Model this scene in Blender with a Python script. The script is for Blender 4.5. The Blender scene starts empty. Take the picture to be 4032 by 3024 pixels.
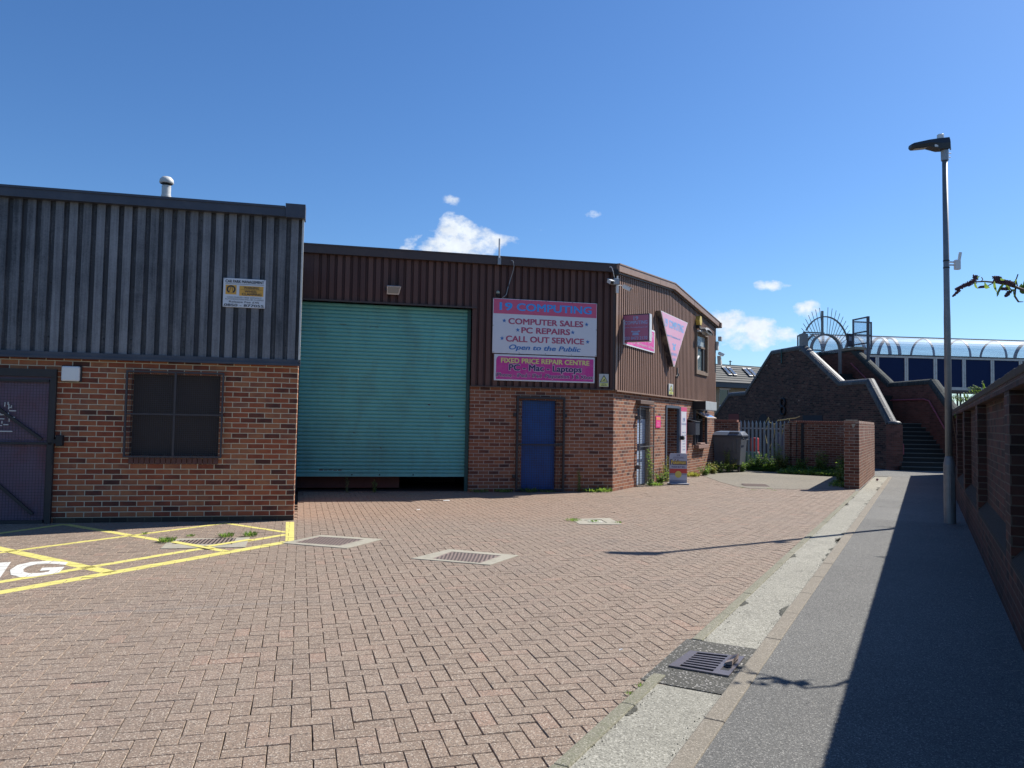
import bpy, math, random
import numpy as np
from mathutils import Matrix, Vector
random.seed(7); rng=np.random.default_rng(7)
R=math.radians; sc=bpy.context.scene; COL=sc.collection
# ------------------------------------------------------------------ camera
F_PX=3036.; CX,CY=2016.,1512.; EYE=1.6
PITCH,ROLL=R(2.7764),R(-1.0207)
_fw=Vector((0,math.cos(PITCH),math.sin(PITCH))); _r0=Vector((1,0,0)); _u0=_r0.cross(_fw)
_r=_r0*math.cos(ROLL)-_u0*math.sin(ROLL); _u=_u0*math.cos(ROLL)+_r0*math.sin(ROLL)
cam=bpy.data.cameras.new('camera'); camo=bpy.data.objects.new('camera',cam); COL.objects.link(camo)
m=Matrix.Identity(4)
for i in range(3): m[i][0]=_r[i]; m[i][1]=_u[i]; m[i][2]=-_fw[i]
m[2][3]=EYE; camo.matrix_world=m
cam.sensor_width=36; cam.lens=36*F_PX/4032; cam.clip_start=.05; cam.clip_end=3000
sc.camera=camo
# ------------------------------------------------------------------ light
SUN_AZ,SUN_EL=R(58),R(44.4)          # azimuth clockwise from +Y
sd=Vector((math.sin(SUN_AZ)*math.cos(SUN_EL),math.cos(SUN_AZ)*math.cos(SUN_EL),math.sin(SUN_EL)))
sl=bpy.data.lights.new('sun','SUN'); sl.energy=4.9; sl.angle=R(.53); sl.color=(1,.955,.88)
so=bpy.data.objects.new('sun',sl); COL.objects.link(so); so.rotation_euler=sd.to_track_quat('Z','Y').to_euler()
so.location=(0,0,50)
sc.view_settings.view_transform='Standard'; sc.view_settings.look='None'; sc.view_settings.gamma=1; sc.view_settings.exposure=.6
w=bpy.data.worlds.new('World'); sc.world=w; w.use_nodes=True
def N(nt,t,**k):
    n=nt.nodes.new(t)
    for a,b in k.items(): setattr(n,a,b)
    return n
def mth(nt,op,a,b=None,c=None,clamp=False):
    n=nt.nodes.new('ShaderNodeMath'); n.operation=op; n.use_clamp=clamp
    for i,v in enumerate((a,b,c)):
        if v is None: continue
        if isinstance(v,(int,float)): n.inputs[i].default_value=v
        else: nt.links.new(v,n.inputs[i])
    return n.outputs[0]
def mixc(nt,f,a,b,bt='MIX'):
    n=nt.nodes.new('ShaderNodeMix'); n.data_type='RGBA'; n.blend_type=bt
    for s,v in ((0,f),(6,a),(7,b)):
        if isinstance(v,(int,float)): n.inputs[s].default_value=v
        elif isinstance(v,tuple): n.inputs[s].default_value=(*v[:3],1)
        else: nt.links.new(v,n.inputs[s])
    return n.outputs[2]
def build_world():
    nt=w.node_tree; nt.nodes.clear(); L=nt.links
    out=N(nt,'ShaderNodeOutputWorld'); bg=N(nt,'ShaderNodeBackground'); bg.inputs[1].default_value=.072
    sky=N(nt,'ShaderNodeTexSky'); sky.sky_type='NISHITA'; sky.sun_disc=False
    sky.sun_elevation=SUN_EL; sky.sun_rotation=SUN_AZ; sky.altitude=0; sky.air_density=1.0; sky.dust_density=.35; sky.ozone_density=2.2
    hs=N(nt,'ShaderNodeHueSaturation'); hs.inputs['Saturation'].default_value=1.15; hs.inputs['Value'].default_value=1.0
    L.new(sky.outputs[0],hs.inputs['Color'])
    tc=N(nt,'ShaderNodeTexCoord'); sp=N(nt,'ShaderNodeSeparateXYZ'); L.new(tc.outputs['Generated'],sp.inputs[0])
    yy=mth(nt,'MAXIMUM',sp.outputs[1],.05)
    u=mth(nt,'DIVIDE',sp.outputs[0],yy); v=mth(nt,'DIVIDE',sp.outputs[2],yy)
    cb=N(nt,'ShaderNodeCombineXYZ'); L.new(u,cb.inputs[0]); L.new(v,cb.inputs[1])
    def noise(s,d,r,sy=1.0,off=0.0):
        mp=N(nt,'ShaderNodeMapping'); mp.inputs['Scale'].default_value=(1,sy,1); mp.inputs['Location'].default_value=(off,off*.7,0); L.new(cb.outputs[0],mp.inputs[0])
        n=N(nt,'ShaderNodeTexNoise'); n.inputs['Scale'].default_value=s; n.inputs['Detail'].default_value=d; n.inputs['Roughness'].default_value=r
        L.new(mp.outputs[0],n.inputs['Vector']); return n.outputs[0]
    n1=noise(30,9,.62,1.3); n2=noise(9,5,.6,1.2,3.1)
    nn=mth(nt,'ADD',mth(nt,'MULTIPLY',n1,.6),mth(nt,'MULTIPLY',n2,.4))
    # cumulus cells: centre (u,v), half sizes, flat-bottom factor, density
    # directions of the clouds in this sky, as (x/y, z/y, half width, half height, density)
    cells=[(-.0827,.2313,.070,.022,1.),(-.0810,.2500,.022,.020,1.),(-.0381,.2338,.040,.016,.8),(-.115,.226,.03,.014,.9),(.3085,.1214,.055,.0195,1.),(.2786,.1330,.026,.018,1.),(.3457,.1174,.030,.014,.9),(.3826,.1515,.021,.012,1.),(.3407,.1837,.022,.007,.8),
      (-.0845,.2880,.010,.008,.28),(-.0352,.2809,.013,.008,.28),(.0941,.2730,.018,.006,.5),(.028,.251,.014,.006,.45),(.3125,.0762,.006,.004,.6)]
    tot=None
    for cu,cv,a,b,d in cells:
        dx=mth(nt,'DIVIDE',mth(nt,'SUBTRACT',u,cu),a*1.35); dy=mth(nt,'DIVIDE',mth(nt,'SUBTRACT',v,cv),b*1.35)
        dn=mth(nt,'MULTIPLY',dy,1.0); 
        q=mth(nt,'ADD',mth(nt,'MULTIPLY',dx,dx),mth(nt,'MULTIPLY',dn,dn))
        e=mth(nt,'MULTIPLY',mth(nt,'SUBTRACT',1.0,q),d*.62); e=mth(nt,'MAXIMUM',e,0.)
        tot=e if tot is None else mth(nt,'MAXIMUM',tot,e)
    dens=mth(nt,'SUBTRACT',mth(nt,'ADD',mth(nt,'MULTIPLY',tot,1.2),mth(nt,'MULTIPLY',nn,3.0)),1.80)
    gate=mth(nt,'MULTIPLY',tot,12.,clamp=True)
    fac=mth(nt,'MULTIPLY',mth(nt,'MULTIPLY',dens,2.3,clamp=True),gate,clamp=True)
    fac=mth(nt,'MULTIPLY',fac,.95)
    sh=noise(45,6,.6,1.2,8.); shade=mth(nt,'MULTIPLY',mth(nt,'ADD',.72,mth(nt,'MULTIPLY',sh,.5)),1.0)
    cc=N(nt,'ShaderNodeCombineXYZ')
    for i,k in enumerate((8.3,8.9,9.6)): L.new(mth(nt,'MULTIPLY',shade,k),cc.inputs[i])
    L.new(mixc(nt,fac,mixc(nt,1.,hs.outputs[0],(.79,1.01,1.27),'MULTIPLY'),cc.outputs[0]),bg.inputs[0]); L.new(bg.outputs[0],out.inputs[0])
build_world()
# ------------------------------------------------------------------ projection helpers (photo pixel -> point on a real plane)
def _ray(x,y): return _fw+_r*((x-CX)/F_PX)-_u*((y-CY)/F_PX)
def G(x,y,z=0.):
    d=_ray(x,y); t=(z-EYE)/d.z; return Vector((t*d.x,t*d.y))
class Fr:                                    # local frame: x along heading th, y to its left, z up
    def __init__(s,x,y,th,z=0.):
        s.o=Vector((x,y)); s.th=th; s.a=R(90-th); s.M=Matrix.Translation((x,y,z))@Matrix.Rotation(s.a,4,'Z'); s.ux=Vector((math.sin(R(th)),math.cos(R(th)))); s.uy=Vector((-math.cos(R(th)),math.sin(R(th))))
    def L(s,x,y,off=0.):                      # pixel -> (x,z) on the vertical plane y=off
        d=_ray(x,y); p0=s.o+s.uy*off; n=s.uy; t=(n.dot(p0))/(n.x*d.x+n.y*d.y); q=Vector((t*d.x,t*d.y)); return (q-s.o).dot(s.ux), EYE+t*d.z
    def w(s,x,y,z=0.): q=s.o+s.ux*x+s.uy*y; return Vector((q.x,q.y,z))
    def loc(s,p): q=Vector((p[0],p[1]))-s.o; return q.dot(s.ux),q.dot(s.uy)
    def sub(s,x,y,z=0.,dth=0.):
        q=s.w(x,y); return Fr(q.x,q.y,s.th+dth,z)
WORLD=Fr(0,0,90)
PB=(2.404,18.189); PG=(-3.365,12.089); WB=(3.74,5.682)
FB=Fr(*PB,77.03); FG=Fr(*PB,28.18); FY=Fr(*PG,77.03); FA=Fr(*WB,28.18)
FS=Fr(14.565,29.42,-11); FBR=Fr(16.0,36.8,84); FH=Fr(14.49,55,62)
# ------------------------------------------------------------------ object helpers
class MB:
    def __init__(s): s.v=[]; s.f=[]; s.a=[]; s.mi=[]; s.cur=0; s.cm=0
    def poly(s,pts,a=None):
        b=len(s.v); s.v+= [tuple(p) for p in pts]; s.f.append(tuple(range(b,b+len(pts)))); s.a.append(s.cur if a is None else a); s.mi.append(s.cm); return s
    def mesh(s,vs,fs,a=None):
        b=len(s.v); s.v+=[tuple(p) for p in vs]
        for f in fs: s.f.append(tuple(b+i for i in f)); s.a.append(s.cur if a is None else a); s.mi.append(s.cm)
        return s
    def box(s,x0,x1,y0,y1,z0,z1,a=None):
        x0,x1=sorted((x0,x1)); y0,y1=sorted((y0,y1)); z0,z1=sorted((z0,z1))
        v=[(x0,y0,z0),(x1,y0,z0),(x1,y1,z0),(x0,y1,z0),(x0,y0,z1),(x1,y0,z1),(x1,y1,z1),(x0,y1,z1)]
        return s.mesh(v,[(0,3,2,1),(4,5,6,7),(0,1,5,4),(1,2,6,5),(2,3,7,6),(3,0,4,7)],a)
    def bbox(s,x0,x1,y0,y1,z0,z1,b=.01,a=None):      # box with chamfered edges
        x0,x1=sorted((x0,x1)); y0,y1=sorted((y0,y1)); z0,z1=sorted((z0,z1))
        import bmesh
        bm=bmesh.new(); bmesh.ops.create_cube(bm,size=1)
        for v in bm.verts: v.co=Vector(((x0+x1)/2+v.co.x*(x1-x0),(y0+y1)/2+v.co.y*(y1-y0),(z0+z1)/2+v.co.z*(z1-z0)))
        bmesh.ops.bevel(bm,geom=bm.edges[:],offset=min(b,.45*min(x1-x0,y1-y0,z1-z0)),segments=2,affect='EDGES',profile=.5)
        bm.verts.index_update(); s.mesh([v.co[:] for v in bm.verts],[[v.index for v in f.verts] for f in bm.faces],a); bm.free(); return s
    def prism(s,pts,y0,y1,a=None):                     # polygon in x,z extruded along y
        n=len(pts); ar=sum(pts[i][0]*pts[(i+1)%n][1]-pts[(i+1)%n][0]*pts[i][1] for i in range(n))
        if ar<0: pts=pts[::-1]
        y0,y1=sorted((y0,y1))
        v=[(x,y0,z) for x,z in pts]+[(x,y1,z) for x,z in pts]
        f=[tuple(range(n)),tuple(range(2*n-1,n-1,-1))]+[(i,i+n,(i+1)%n+n,(i+1)%n) for i in range(n)]
        return s.mesh(v,f,a)
    def slab(s,pts,z0,z1,a=None):                      # polygon in x,y extruded in z
        n=len(pts); ar=sum(pts[i][0]*pts[(i+1)%n][1]-pts[(i+1)%n][0]*pts[i][1] for i in range(n))
        if ar<0: pts=pts[::-1]
        v=[(p[0],p[1],z0) for p in pts]+[(p[0],p[1],z1) for p in pts]
        f=[tuple(range(n-1,-1,-1)),tuple(range(n,2*n))]+[(i,(i+1)%n,(i+1)%n+n,i+n) for i in range(n)]
        return s.mesh(v,f,a)
    def tube(s,pts,r,n=8,cap=True,a=None):
        pts=[Vector(p) for p in pts]; rr=r if isinstance(r,(list,tuple)) else [r]*len(pts)
        vs=[];up=Vector((0,0,1)); px=None
        for i,p in enumerate(pts):
            t=(pts[min(i+1,len(pts)-1)]-pts[max(i-1,0)]).normalized()
            if px is None: px=t.cross(up if abs(t.z)<.9 else Vector((1,0,0))).normalized()
            else: px=(px-t*px.dot(t)).normalized()
            py=t.cross(px)
            for k in range(n):
                an=2*math.pi*k/n; vs.append(p+(px*math.cos(an)+py*math.sin(an))*rr[i])
        fs=[]
        for i in range(len(pts)-1):
            for k in range(n): k2=(k+1)%n; fs.append((i*n+k,i*n+k2,(i+1)*n+k2,(i+1)*n+k))
        if cap: fs.append(tuple(range(n-1,-1,-1))); fs.append(tuple((len(pts)-1)*n+k for k in range(n)))
        return s.mesh(vs,fs,a)
    def lathe(s,prof,cx=0,cy=0,n=20,a=None):           # (r,z) profile around z
        vs=[]; fs=[]
        for r_,z in prof:
            for k in range(n): an=2*math.pi*k/n; vs.append((cx+r_*math.cos(an),cy+r_*math.sin(an),z))
        for i in range(len(prof)-1):
            for k in range(n): k2=(k+1)%n; fs.append((i*n+k,i*n+k2,(i+1)*n+k2,(i+1)*n+k))
        fs.append(tuple(range(n-1,-1,-1))); fs.append(tuple((len(prof)-1)*n+k for k in range(n)))
        return s.mesh(vs,fs,a)
    def sweep(s,path,sec,a=None):                      # path of (x,z); section of (n,y); mitred
        P=[Vector(p) for p in path]; nrm=[]
        for i in range(len(P)):
            ds=[]
            if i>0: ds.append((P[i]-P[i-1]).normalized())
            if i<len(P)-1: ds.append((P[i+1]-P[i]).normalized())
            ns=[Vector((-d.y,d.x)) for d in ds]; nn=sum(ns,Vector((0,0)))/len(ns); nn/=max(nn.length_squared,.25); nrm.append(nn)
        k=len(sec); vs=[]
        for p,nn in zip(P,nrm):
            for a_,y in sec: vs.append((p.x+nn.x*a_,y,p.y+nn.y*a_))
        fs=[]
        for i in range(len(P)-1):
            for j in range(k): j2=(j+1)%k; fs.append((i*k+j,i*k+j2,(i+1)*k+j2,(i+1)*k+j))
        fs.append(tuple(range(k-1,-1,-1))); fs.append(tuple((len(P)-1)*k+j for j in range(k)))
        return s.mesh(vs,fs,a)
    def obj(s,name,mats,smooth=False,uv=True):
        me=bpy.data.meshes.new(name); me.from_pydata(s.v,[],s.f); me.update()
        if not isinstance(mats,(list,tuple)): mats=[mats]
        for m_ in mats: me.materials.append(m_)
        nf=len(s.f)
        if len(mats)>1: me.polygons.foreach_set('material_index',s.mi)
        at=me.attributes.new('rnd','FLOAT','FACE'); at.data.foreach_set('value',np.array(s.a,dtype=np.float32))
        if uv and nf:
            co=np.array([v for v in s.v],dtype=np.float64); nv=np.empty(nf*3); me.polygons.foreach_get('normal',nv); nv=np.abs(nv.reshape(-1,3))
            li=np.empty(len(me.loops),dtype=np.int32); me.loops.foreach_get('vertex_index',li)
            tot=np.empty(nf,dtype=np.int32); me.polygons.foreach_get('loop_total',tot); pf=np.repeat(np.arange(nf),tot)
            ax=nv[pf]; c=co[li]; isz=(ax[:,2]>=ax[:,0])&(ax[:,2]>=ax[:,1]); isx=(~isz)&(ax[:,0]>ax[:,1])
            U=np.where(isx,c[:,1],c[:,0]); V=np.where(isz,c[:,1],c[:,2])
            ul=me.uv_layers.new(name='UVMap'); ul.data.foreach_set('uv',np.stack([U,V],1).ravel())
        if smooth: me.shade_smooth() if hasattr(me,'shade_smooth') else me.polygons.foreach_set('use_smooth',[True]*nf)
        return bpy.data.objects.new(name,me)
WM={}
def _prop(o,label=None,cat=None,group=None,kind=None):
    if label: o['label']=label
    if cat: o['category']=cat
    if group: o['group']=group
    if kind: o['kind']=kind
def thing(name,label,cat,fr,z=0.,group=None):
    o=bpy.data.objects.new(name,None); COL.objects.link(o); o.empty_display_size=.2
    M=Matrix.Translation((0,0,z))@fr.M; o.matrix_world=M; WM[o]=M; _prop(o,label,cat,group); return o
def part(parent,name,mb,mat,fr=None,label=None,smooth=False,z=0.,kind=None):
    o=mb.obj(name,mat,smooth); COL.objects.link(o)
    M=(Matrix.Translation((0,0,z))@fr.M) if fr is not None else WM[parent]
    o.parent=parent; o.matrix_basis=WM[parent].inverted()@M; WM[o]=M; _prop(o,label,kind=kind); return o
def single(name,mb,mat,fr,label,cat,group=None,z=0.,smooth=False,kind=None):
    o=mb.obj(name,mat,smooth); COL.objects.link(o); M=Matrix.Translation((0,0,z))@fr.M; o.matrix_world=M; WM[o]=M; _prop(o,label,cat,group,kind); return o
def struct(name,mb,mat,fr=WORLD,kind='structure',uv=True):
    o=mb.obj(name,mat,uv=uv); COL.objects.link(o); o.matrix_world=fr.M; WM[o]=fr.M; o['kind']=kind; return o
def copy_tree(root,fr=None,z=0.,label=None):
    def rec(o,par):
        c=o.copy(); COL.objects.link(c); c.parent=par
        if par is not None: c.matrix_basis=o.matrix_basis.copy()
        for ch in [q for q in kids.get(o,[])]: rec(ch,c)
        return c
    kids={}
    for q in list(COL.objects):
        if q.parent: kids.setdefault(q.parent,[]).append(q)
    c=rec(root,None); M=Matrix.Translation((0,0,z))@fr.M; c.matrix_world=M; WM[c]=M
    if label: c['label']=label
    return c
# text
def txt(mb,body,x0,x1,z0,z1,y,bold=0.,shear=0.,off=0.):
    cu=bpy.data.curves.new('t','FONT'); cu.body=body; cu.offset=off; cu.shear=shear; cu.resolution_u=3
    o=bpy.data.objects.new('t',cu); COL.objects.link(o); dg=bpy.context.evaluated_depsgraph_get(); dg.update()
    e=o.evaluated_get(dg); me=e.to_mesh(); V=[(v.co.x,v.co.y) for v in me.vertices]; Fc=[tuple(p.vertices) for p in me.polygons]; e.to_mesh_clear()
    bpy.data.objects.remove(o); bpy.data.curves.remove(cu)
    if not V: return []
    xs=[v[0] for v in V]; ys=[v[1] for v in V]; b=bold
    sx=(x1-x0)/(max(xs)-min(xs)+2*b); sz=(z1-z0)/(max(ys)-min(ys)+2*b*.6); polys=[]
    for q,(ox,oz) in enumerate([(0,0)] if b==0 else [(-1,-.6),(-1,.6),(1,-.6),(1,.6),(0,0),(-1,0),(1,0),(0,-.6),(0,.6)]):     # stacked strokes thicken the letters
        P=[(x0+(v[0]-min(xs)+b+ox*b)*sx,z0+(v[1]-min(ys)+.6*b+oz*b)*sz) for v in V]
        if mb is not None: mb.mesh([(p[0],y-.00006*q,p[1]) for p in P],Fc)
        polys+=[[P[i] for i in f] for f in Fc]
    return polys
def star(mb,cx,cz,r,y,a0=90):
    p=[(cx+(r if i%2==0 else r*.42)*math.cos(R(a0+i*36)),y,cz+(r if i%2==0 else r*.42)*math.sin(R(a0+i*36))) for i in range(10)]
    mb.poly(p)
# ------------------------------------------------------------------ materials
def mat(name,base=(.5,.5,.5),rough=.6,metal=0.,var=.15,vs=3.,bump=0.,bs=40.,spec=.5,rv=0.,dirt=None,dirtamt=.0,ds=2.,dz=1.,coat=0):
    m_=bpy.data.materials.new(name); m_.use_nodes=True; nt=m_.node_tree; b=nt.nodes['Principled BSDF']; L=nt.links
    b.inputs['Roughness'].default_value=rough; b.inputs['Metallic'].default_value=metal; b.inputs['Specular IOR Level'].default_value=spec
    tc=N(nt,'ShaderNodeTexCoord'); co=tc.outputs['Object']
    n=N(nt,'ShaderNodeTexNoise'); n.inputs['Scale'].default_value=vs; n.inputs['Detail'].default_value=6; n.inputs['Roughness'].default_value=.65; L.new(co,n.inputs['Vector'])
    k=mth(nt,'ADD',1-var,mth(nt,'MULTIPLY',n.outputs[0],2*var))
    col=mixc(nt,1.0,base,(1,1,1),'MULTIPLY'); 
    cb=N(nt,'ShaderNodeCombineXYZ'); [L.new(k,cb.inputs[i]) for i in range(3)]
    col=mixc(nt,1.0,base,cb.outputs[0],'MULTIPLY')
    if dirt is not None:
        mp=N(nt,'ShaderNodeMapping'); mp.inputs['Scale'].default_value=(1,1,dz); L.new(co,mp.inputs[0])
        n2=N(nt,'ShaderNodeTexNoise'); n2.inputs['Scale'].default_value=ds; n2.inputs['Detail'].default_value=8; n2.inputs['Roughness'].default_value=.7; L.new(mp.outputs[0],n2.inputs['Vector'])
        f=mth(nt,'MULTIPLY',mth(nt,'MULTIPLY',mth(nt,'SUBTRACT',n2.outputs[0],.48),6.,clamp=True),dirtamt)
        col=mixc(nt,f,col,dirt)
    L.new(col,b.inputs['Base Color'])
    if bump:
        n3=N(nt,'ShaderNodeTexNoise'); n3.inputs['Scale'].default_value=bs; n3.inputs['Detail'].default_value=4; L.new(co,n3.inputs['Vector'])
        bp=N(nt,'ShaderNodeBump'); bp.inputs['Strength'].default_value=bump; bp.inputs['Distance'].default_value=.01; L.new(n3.outputs[0],bp.inputs['Height']); L.new(bp.outputs[0],b.inputs['Normal'])
    return m_
def brick(name,ramp,mortar=(.42,.38,.32),sat=1.,course=.0792,leng=.2376,joint=.0135,rough=.85,efflo=0.,moss=0.,soot=0.):
    m_=bpy.data.materials.new(name); m_.use_nodes=True; nt=m_.node_tree; b=nt.nodes['Principled BSDF']; L=nt.links
    uvn=N(nt,'ShaderNodeUVMap'); 
    # wobble
    nw=N(nt,'ShaderNodeTexNoise'); nw.inputs['Scale'].default_value=9; L.new(uvn.outputs[0],nw.inputs['Vector'])
    va=N(nt,'ShaderNodeVectorMath',operation='MULTIPLY_ADD'); L.new(nw.outputs['Color'],va.inputs[0]); va.inputs[1].default_value=(.006,.005,0); L.new(uvn.outputs[0],va.inputs[2])
    sp=N(nt,'ShaderNodeSeparateXYZ'); L.new(va.outputs[0],sp.inputs[0]); u,v=sp.outputs[0],sp.outputs[1]
    rv=mth(nt,'DIVIDE',v,course); row=mth(nt,'FLOOR',rv); fv=mth(nt,'SUBTRACT',rv,row)
    odd=mth(nt,'FLOORED_MODULO',row,2.)
    uu=mth(nt,'ADD',mth(nt,'DIVIDE',u,leng),mth(nt,'MULTIPLY',odd,.5)); colm=mth(nt,'FLOOR',uu); fu=mth(nt,'SUBTRACT',uu,colm)
    du=mth(nt,'MULTIPLY',mth(nt,'MINIMUM',fu,mth(nt,'SUBTRACT',1.,fu)),leng); dv=mth(nt,'MULTIPLY',mth(nt,'MINIMUM',fv,mth(nt,'SUBTRACT',1.,fv)),course)
    dd=mth(nt,'MINIMUM',du,dv); mor=mth(nt,'SUBTRACT',1.,mth(nt,'DIVIDE',mth(nt,'SUBTRACT',dd,joint*.32),joint*.28,clamp=True))
    cb=N(nt,'ShaderNodeCombineXYZ'); L.new(colm,cb.inputs[0]); L.new(row,cb.inputs[1])
    wn=N(nt,'ShaderNodeTexWhiteNoise',noise_dimensions='2D'); L.new(cb.outputs[0],wn.inputs['Vector'])
    n1=N(nt,'ShaderNodeTexNoise'); n1.inputs['Scale'].default_value=5.; n1.inputs['Detail'].default_value=3; 
    cb2=N(nt,'ShaderNodeVectorMath',operation='MULTIPLY_ADD'); L.new(wn.outputs['Color'],cb2.inputs[0]); cb2.inputs[1].default_value=(9,9,9); L.new(uvn.outputs[0],cb2.inputs[2]); L.new(cb2.outputs[0],n1.inputs['Vector'])
    rr=mth(nt,'ADD',mth(nt,'MULTIPLY',wn.outputs['Value'],.72),mth(nt,'MULTIPLY',n1.outputs[0],.45)); rr=mth(nt,'SUBTRACT',rr,.08,clamp=True)
    cr=N(nt,'ShaderNodeValToRGB'); L.new(rr,cr.inputs[0]); el=cr.color_ramp.elements
    while len(el)<len(ramp): el.new(.5)
    for i,(p,c) in enumerate(ramp): el[i].position=p; el[i].color=(*c,1)
    ng=N(nt,'ShaderNodeTexNoise'); ng.inputs['Scale'].default_value=120; ng.inputs['Detail'].default_value=3; L.new(uvn.outputs[0],ng.inputs['Vector'])
    k=mth(nt,'ADD',.78,mth(nt,'MULTIPLY',ng.outputs[0],.44)); cbk=N(nt,'ShaderNodeCombineXYZ'); [L.new(k,cbk.inputs[i]) for i in range(3)]
    bc=mixc(nt,1.,cr.outputs[0],cbk.outputs[0],'MULTIPLY')
    nl=N(nt,'ShaderNodeTexNoise'); nl.inputs['Scale'].default_value=1.1; nl.inputs['Detail'].default_value=7; nl.inputs['Roughness'].default_value=.7; L.new(uvn.outputs[0],nl.inputs['Vector'])
    if efflo: bc=mixc(nt,mth(nt,'MULTIPLY',mth(nt,'MULTIPLY',mth(nt,'SUBTRACT',nl.outputs[0],.5),5.,clamp=True),efflo),bc,(.40,.36,.32))
    c=mixc(nt,mor,bc,mortar)
    if soot:
        n5=N(nt,'ShaderNodeTexNoise'); n5.inputs['Scale'].default_value=.7; n5.inputs['Detail'].default_value=6; L.new(uvn.outputs[0],n5.inputs['Vector'])
        c=mixc(nt,mth(nt,'MULTIPLY',mth(nt,'MULTIPLY',mth(nt,'SUBTRACT',n5.outputs[0],.42),4.,clamp=True),soot),c,(.03,.026,.024))
    if moss:
        n6=N(nt,'ShaderNodeTexNoise'); n6.inputs['Scale'].default_value=2.3; n6.inputs['Detail'].default_value=8; n6.inputs['Roughness'].default_value=.75; L.new(uvn.outputs[0],n6.inputs['Vector'])
        c=mixc(nt,mth(nt,'MULTIPLY',mth(nt,'MULTIPLY',mth(nt,'SUBTRACT',n6.outputs[0],.52),7.,clamp=True),moss),c,(.05,.06,.03))
    L.new(c,b.inputs['Base Color']); b.inputs['Roughness'].default_value=rough; b.inputs['Specular IOR Level'].default_value=.25
    hgt=mth(nt,'ADD',mth(nt,'MULTIPLY',mth(nt,'SUBTRACT',1.,mor),.8),mth(nt,'MULTIPLY',ng.outputs[0],.25))
    bp=N(nt,'ShaderNodeBump'); bp.inputs['Strength'].default_value=.7; bp.inputs['Distance'].default_value=.006; L.new(hgt,bp.inputs['Height']); L.new(bp.outputs[0],b.inputs['Normal'])
    return m_
warm=[(0,(.05,.026,.023)),(.16,(.10,.040,.030)),(.34,(.24,.068,.037)),(.52,(.33,.10,.048)),(.7,(.36,.15,.072)),(.86,(.22,.08,.05)),(1,(.29,.165,.10))]
M_BRG=brick('yard_brick',warm,mortar=(.56,.475,.34))
M_BRB=brick('unit_brick',[(0,(.045,.028,.026)),(.18,(.105,.046,.034)),(.38,(.21,.075,.042)),(.6,(.28,.115,.06)),(.8,(.25,.105,.062)),(1,(.14,.08,.06))],mortar=(.40,.34,.27))
M_BRL=brick('low_wall_brick',[(0,(.05,.022,.02)),(.3,(.14,.05,.033)),(.6,(.20,.078,.048)),(.85,(.17,.078,.055)),(1,(.25,.16,.12))],mortar=(.33,.29,.23),efflo=.3)
M_BRS=brick('stair_brick',[(0,(.011,.008,.008)),(.25,(.04,.022,.02)),(.5,(.12,.056,.042)),(.72,(.06,.035,.03)),(.88,(.15,.085,.06)),(1,(.40,.31,.23))],mortar=(.13,.105,.08),soot=.3,moss=.1)
M_BRP=brick('parapet_brick',[(0,(.09,.045,.034)),(.5,(.15,.062,.046)),(1,(.2,.09,.068))],mortar=(.13,.09,.07),soot=.3)
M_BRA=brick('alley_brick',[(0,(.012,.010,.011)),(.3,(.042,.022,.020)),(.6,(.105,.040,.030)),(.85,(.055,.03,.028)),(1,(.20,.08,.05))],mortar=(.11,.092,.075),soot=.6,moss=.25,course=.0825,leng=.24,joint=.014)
M_BRT=brick('house_brick',[(0,(.28,.2,.11)),(.5,(.36,.27,.16)),(1,(.42,.33,.2))],mortar=(.35,.3,.22))
def cladmat(name,base,chalk,amt,dark,rough=.5,streak=.5,spotty=0.):
    m_=bpy.data.materials.new(name); m_.use_nodes=True; nt=m_.node_tree; b=nt.nodes['Principled BSDF']; L=nt.links
    at=N(nt,'ShaderNodeAttribute',attribute_name='rnd'); r_=at.outputs['Fac']
    tc=N(nt,'ShaderNodeTexCoord'); mp=N(nt,'ShaderNodeMapping'); mp.inputs['Scale'].default_value=(14,14,.5); L.new(tc.outputs['Object'],mp.inputs[0])
    n=N(nt,'ShaderNodeTexNoise'); n.inputs['Scale'].default_value=1.6; n.inputs['Detail'].default_value=8; n.inputs['Roughness'].default_value=.75; L.new(mp.outputs[0],n.inputs['Vector'])
    n2=N(nt,'ShaderNodeTexNoise'); n2.inputs['Scale'].default_value=.9; n2.inputs['Detail'].default_value=7; n2.inputs['Roughness'].default_value=.68; L.new(tc.outputs['Object'],n2.inputs['Vector'])
    n3=N(nt,'ShaderNodeTexNoise'); n3.inputs['Scale'].default_value=40; n3.inputs['Detail'].default_value=4; L.new(tc.outputs['Object'],n3.inputs['Vector'])
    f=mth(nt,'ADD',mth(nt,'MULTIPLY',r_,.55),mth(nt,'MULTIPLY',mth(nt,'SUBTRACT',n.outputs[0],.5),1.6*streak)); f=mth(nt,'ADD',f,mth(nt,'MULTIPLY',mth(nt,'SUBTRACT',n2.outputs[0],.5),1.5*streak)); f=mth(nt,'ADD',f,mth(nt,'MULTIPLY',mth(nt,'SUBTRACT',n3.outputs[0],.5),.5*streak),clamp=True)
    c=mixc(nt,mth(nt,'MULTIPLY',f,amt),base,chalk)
    d=mth(nt,'MULTIPLY',mth(nt,'MULTIPLY',mth(nt,'SUBTRACT',n2.outputs[0],.6),9.,clamp=True),spotty); c=mixc(nt,d,c,dark)
    L.new(c,b.inputs['Base Color']); b.inputs['Roughness'].default_value=rough; b.inputs['Specular IOR Level'].default_value=.3
    return m_
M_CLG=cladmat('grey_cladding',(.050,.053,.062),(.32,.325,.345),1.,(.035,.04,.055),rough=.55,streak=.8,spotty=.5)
M_CLB=cladmat('brown_cladding',(.065,.030,.026),(.215,.115,.085),.8,(.05,.02,.018),rough=.55,streak=.3)
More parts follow.
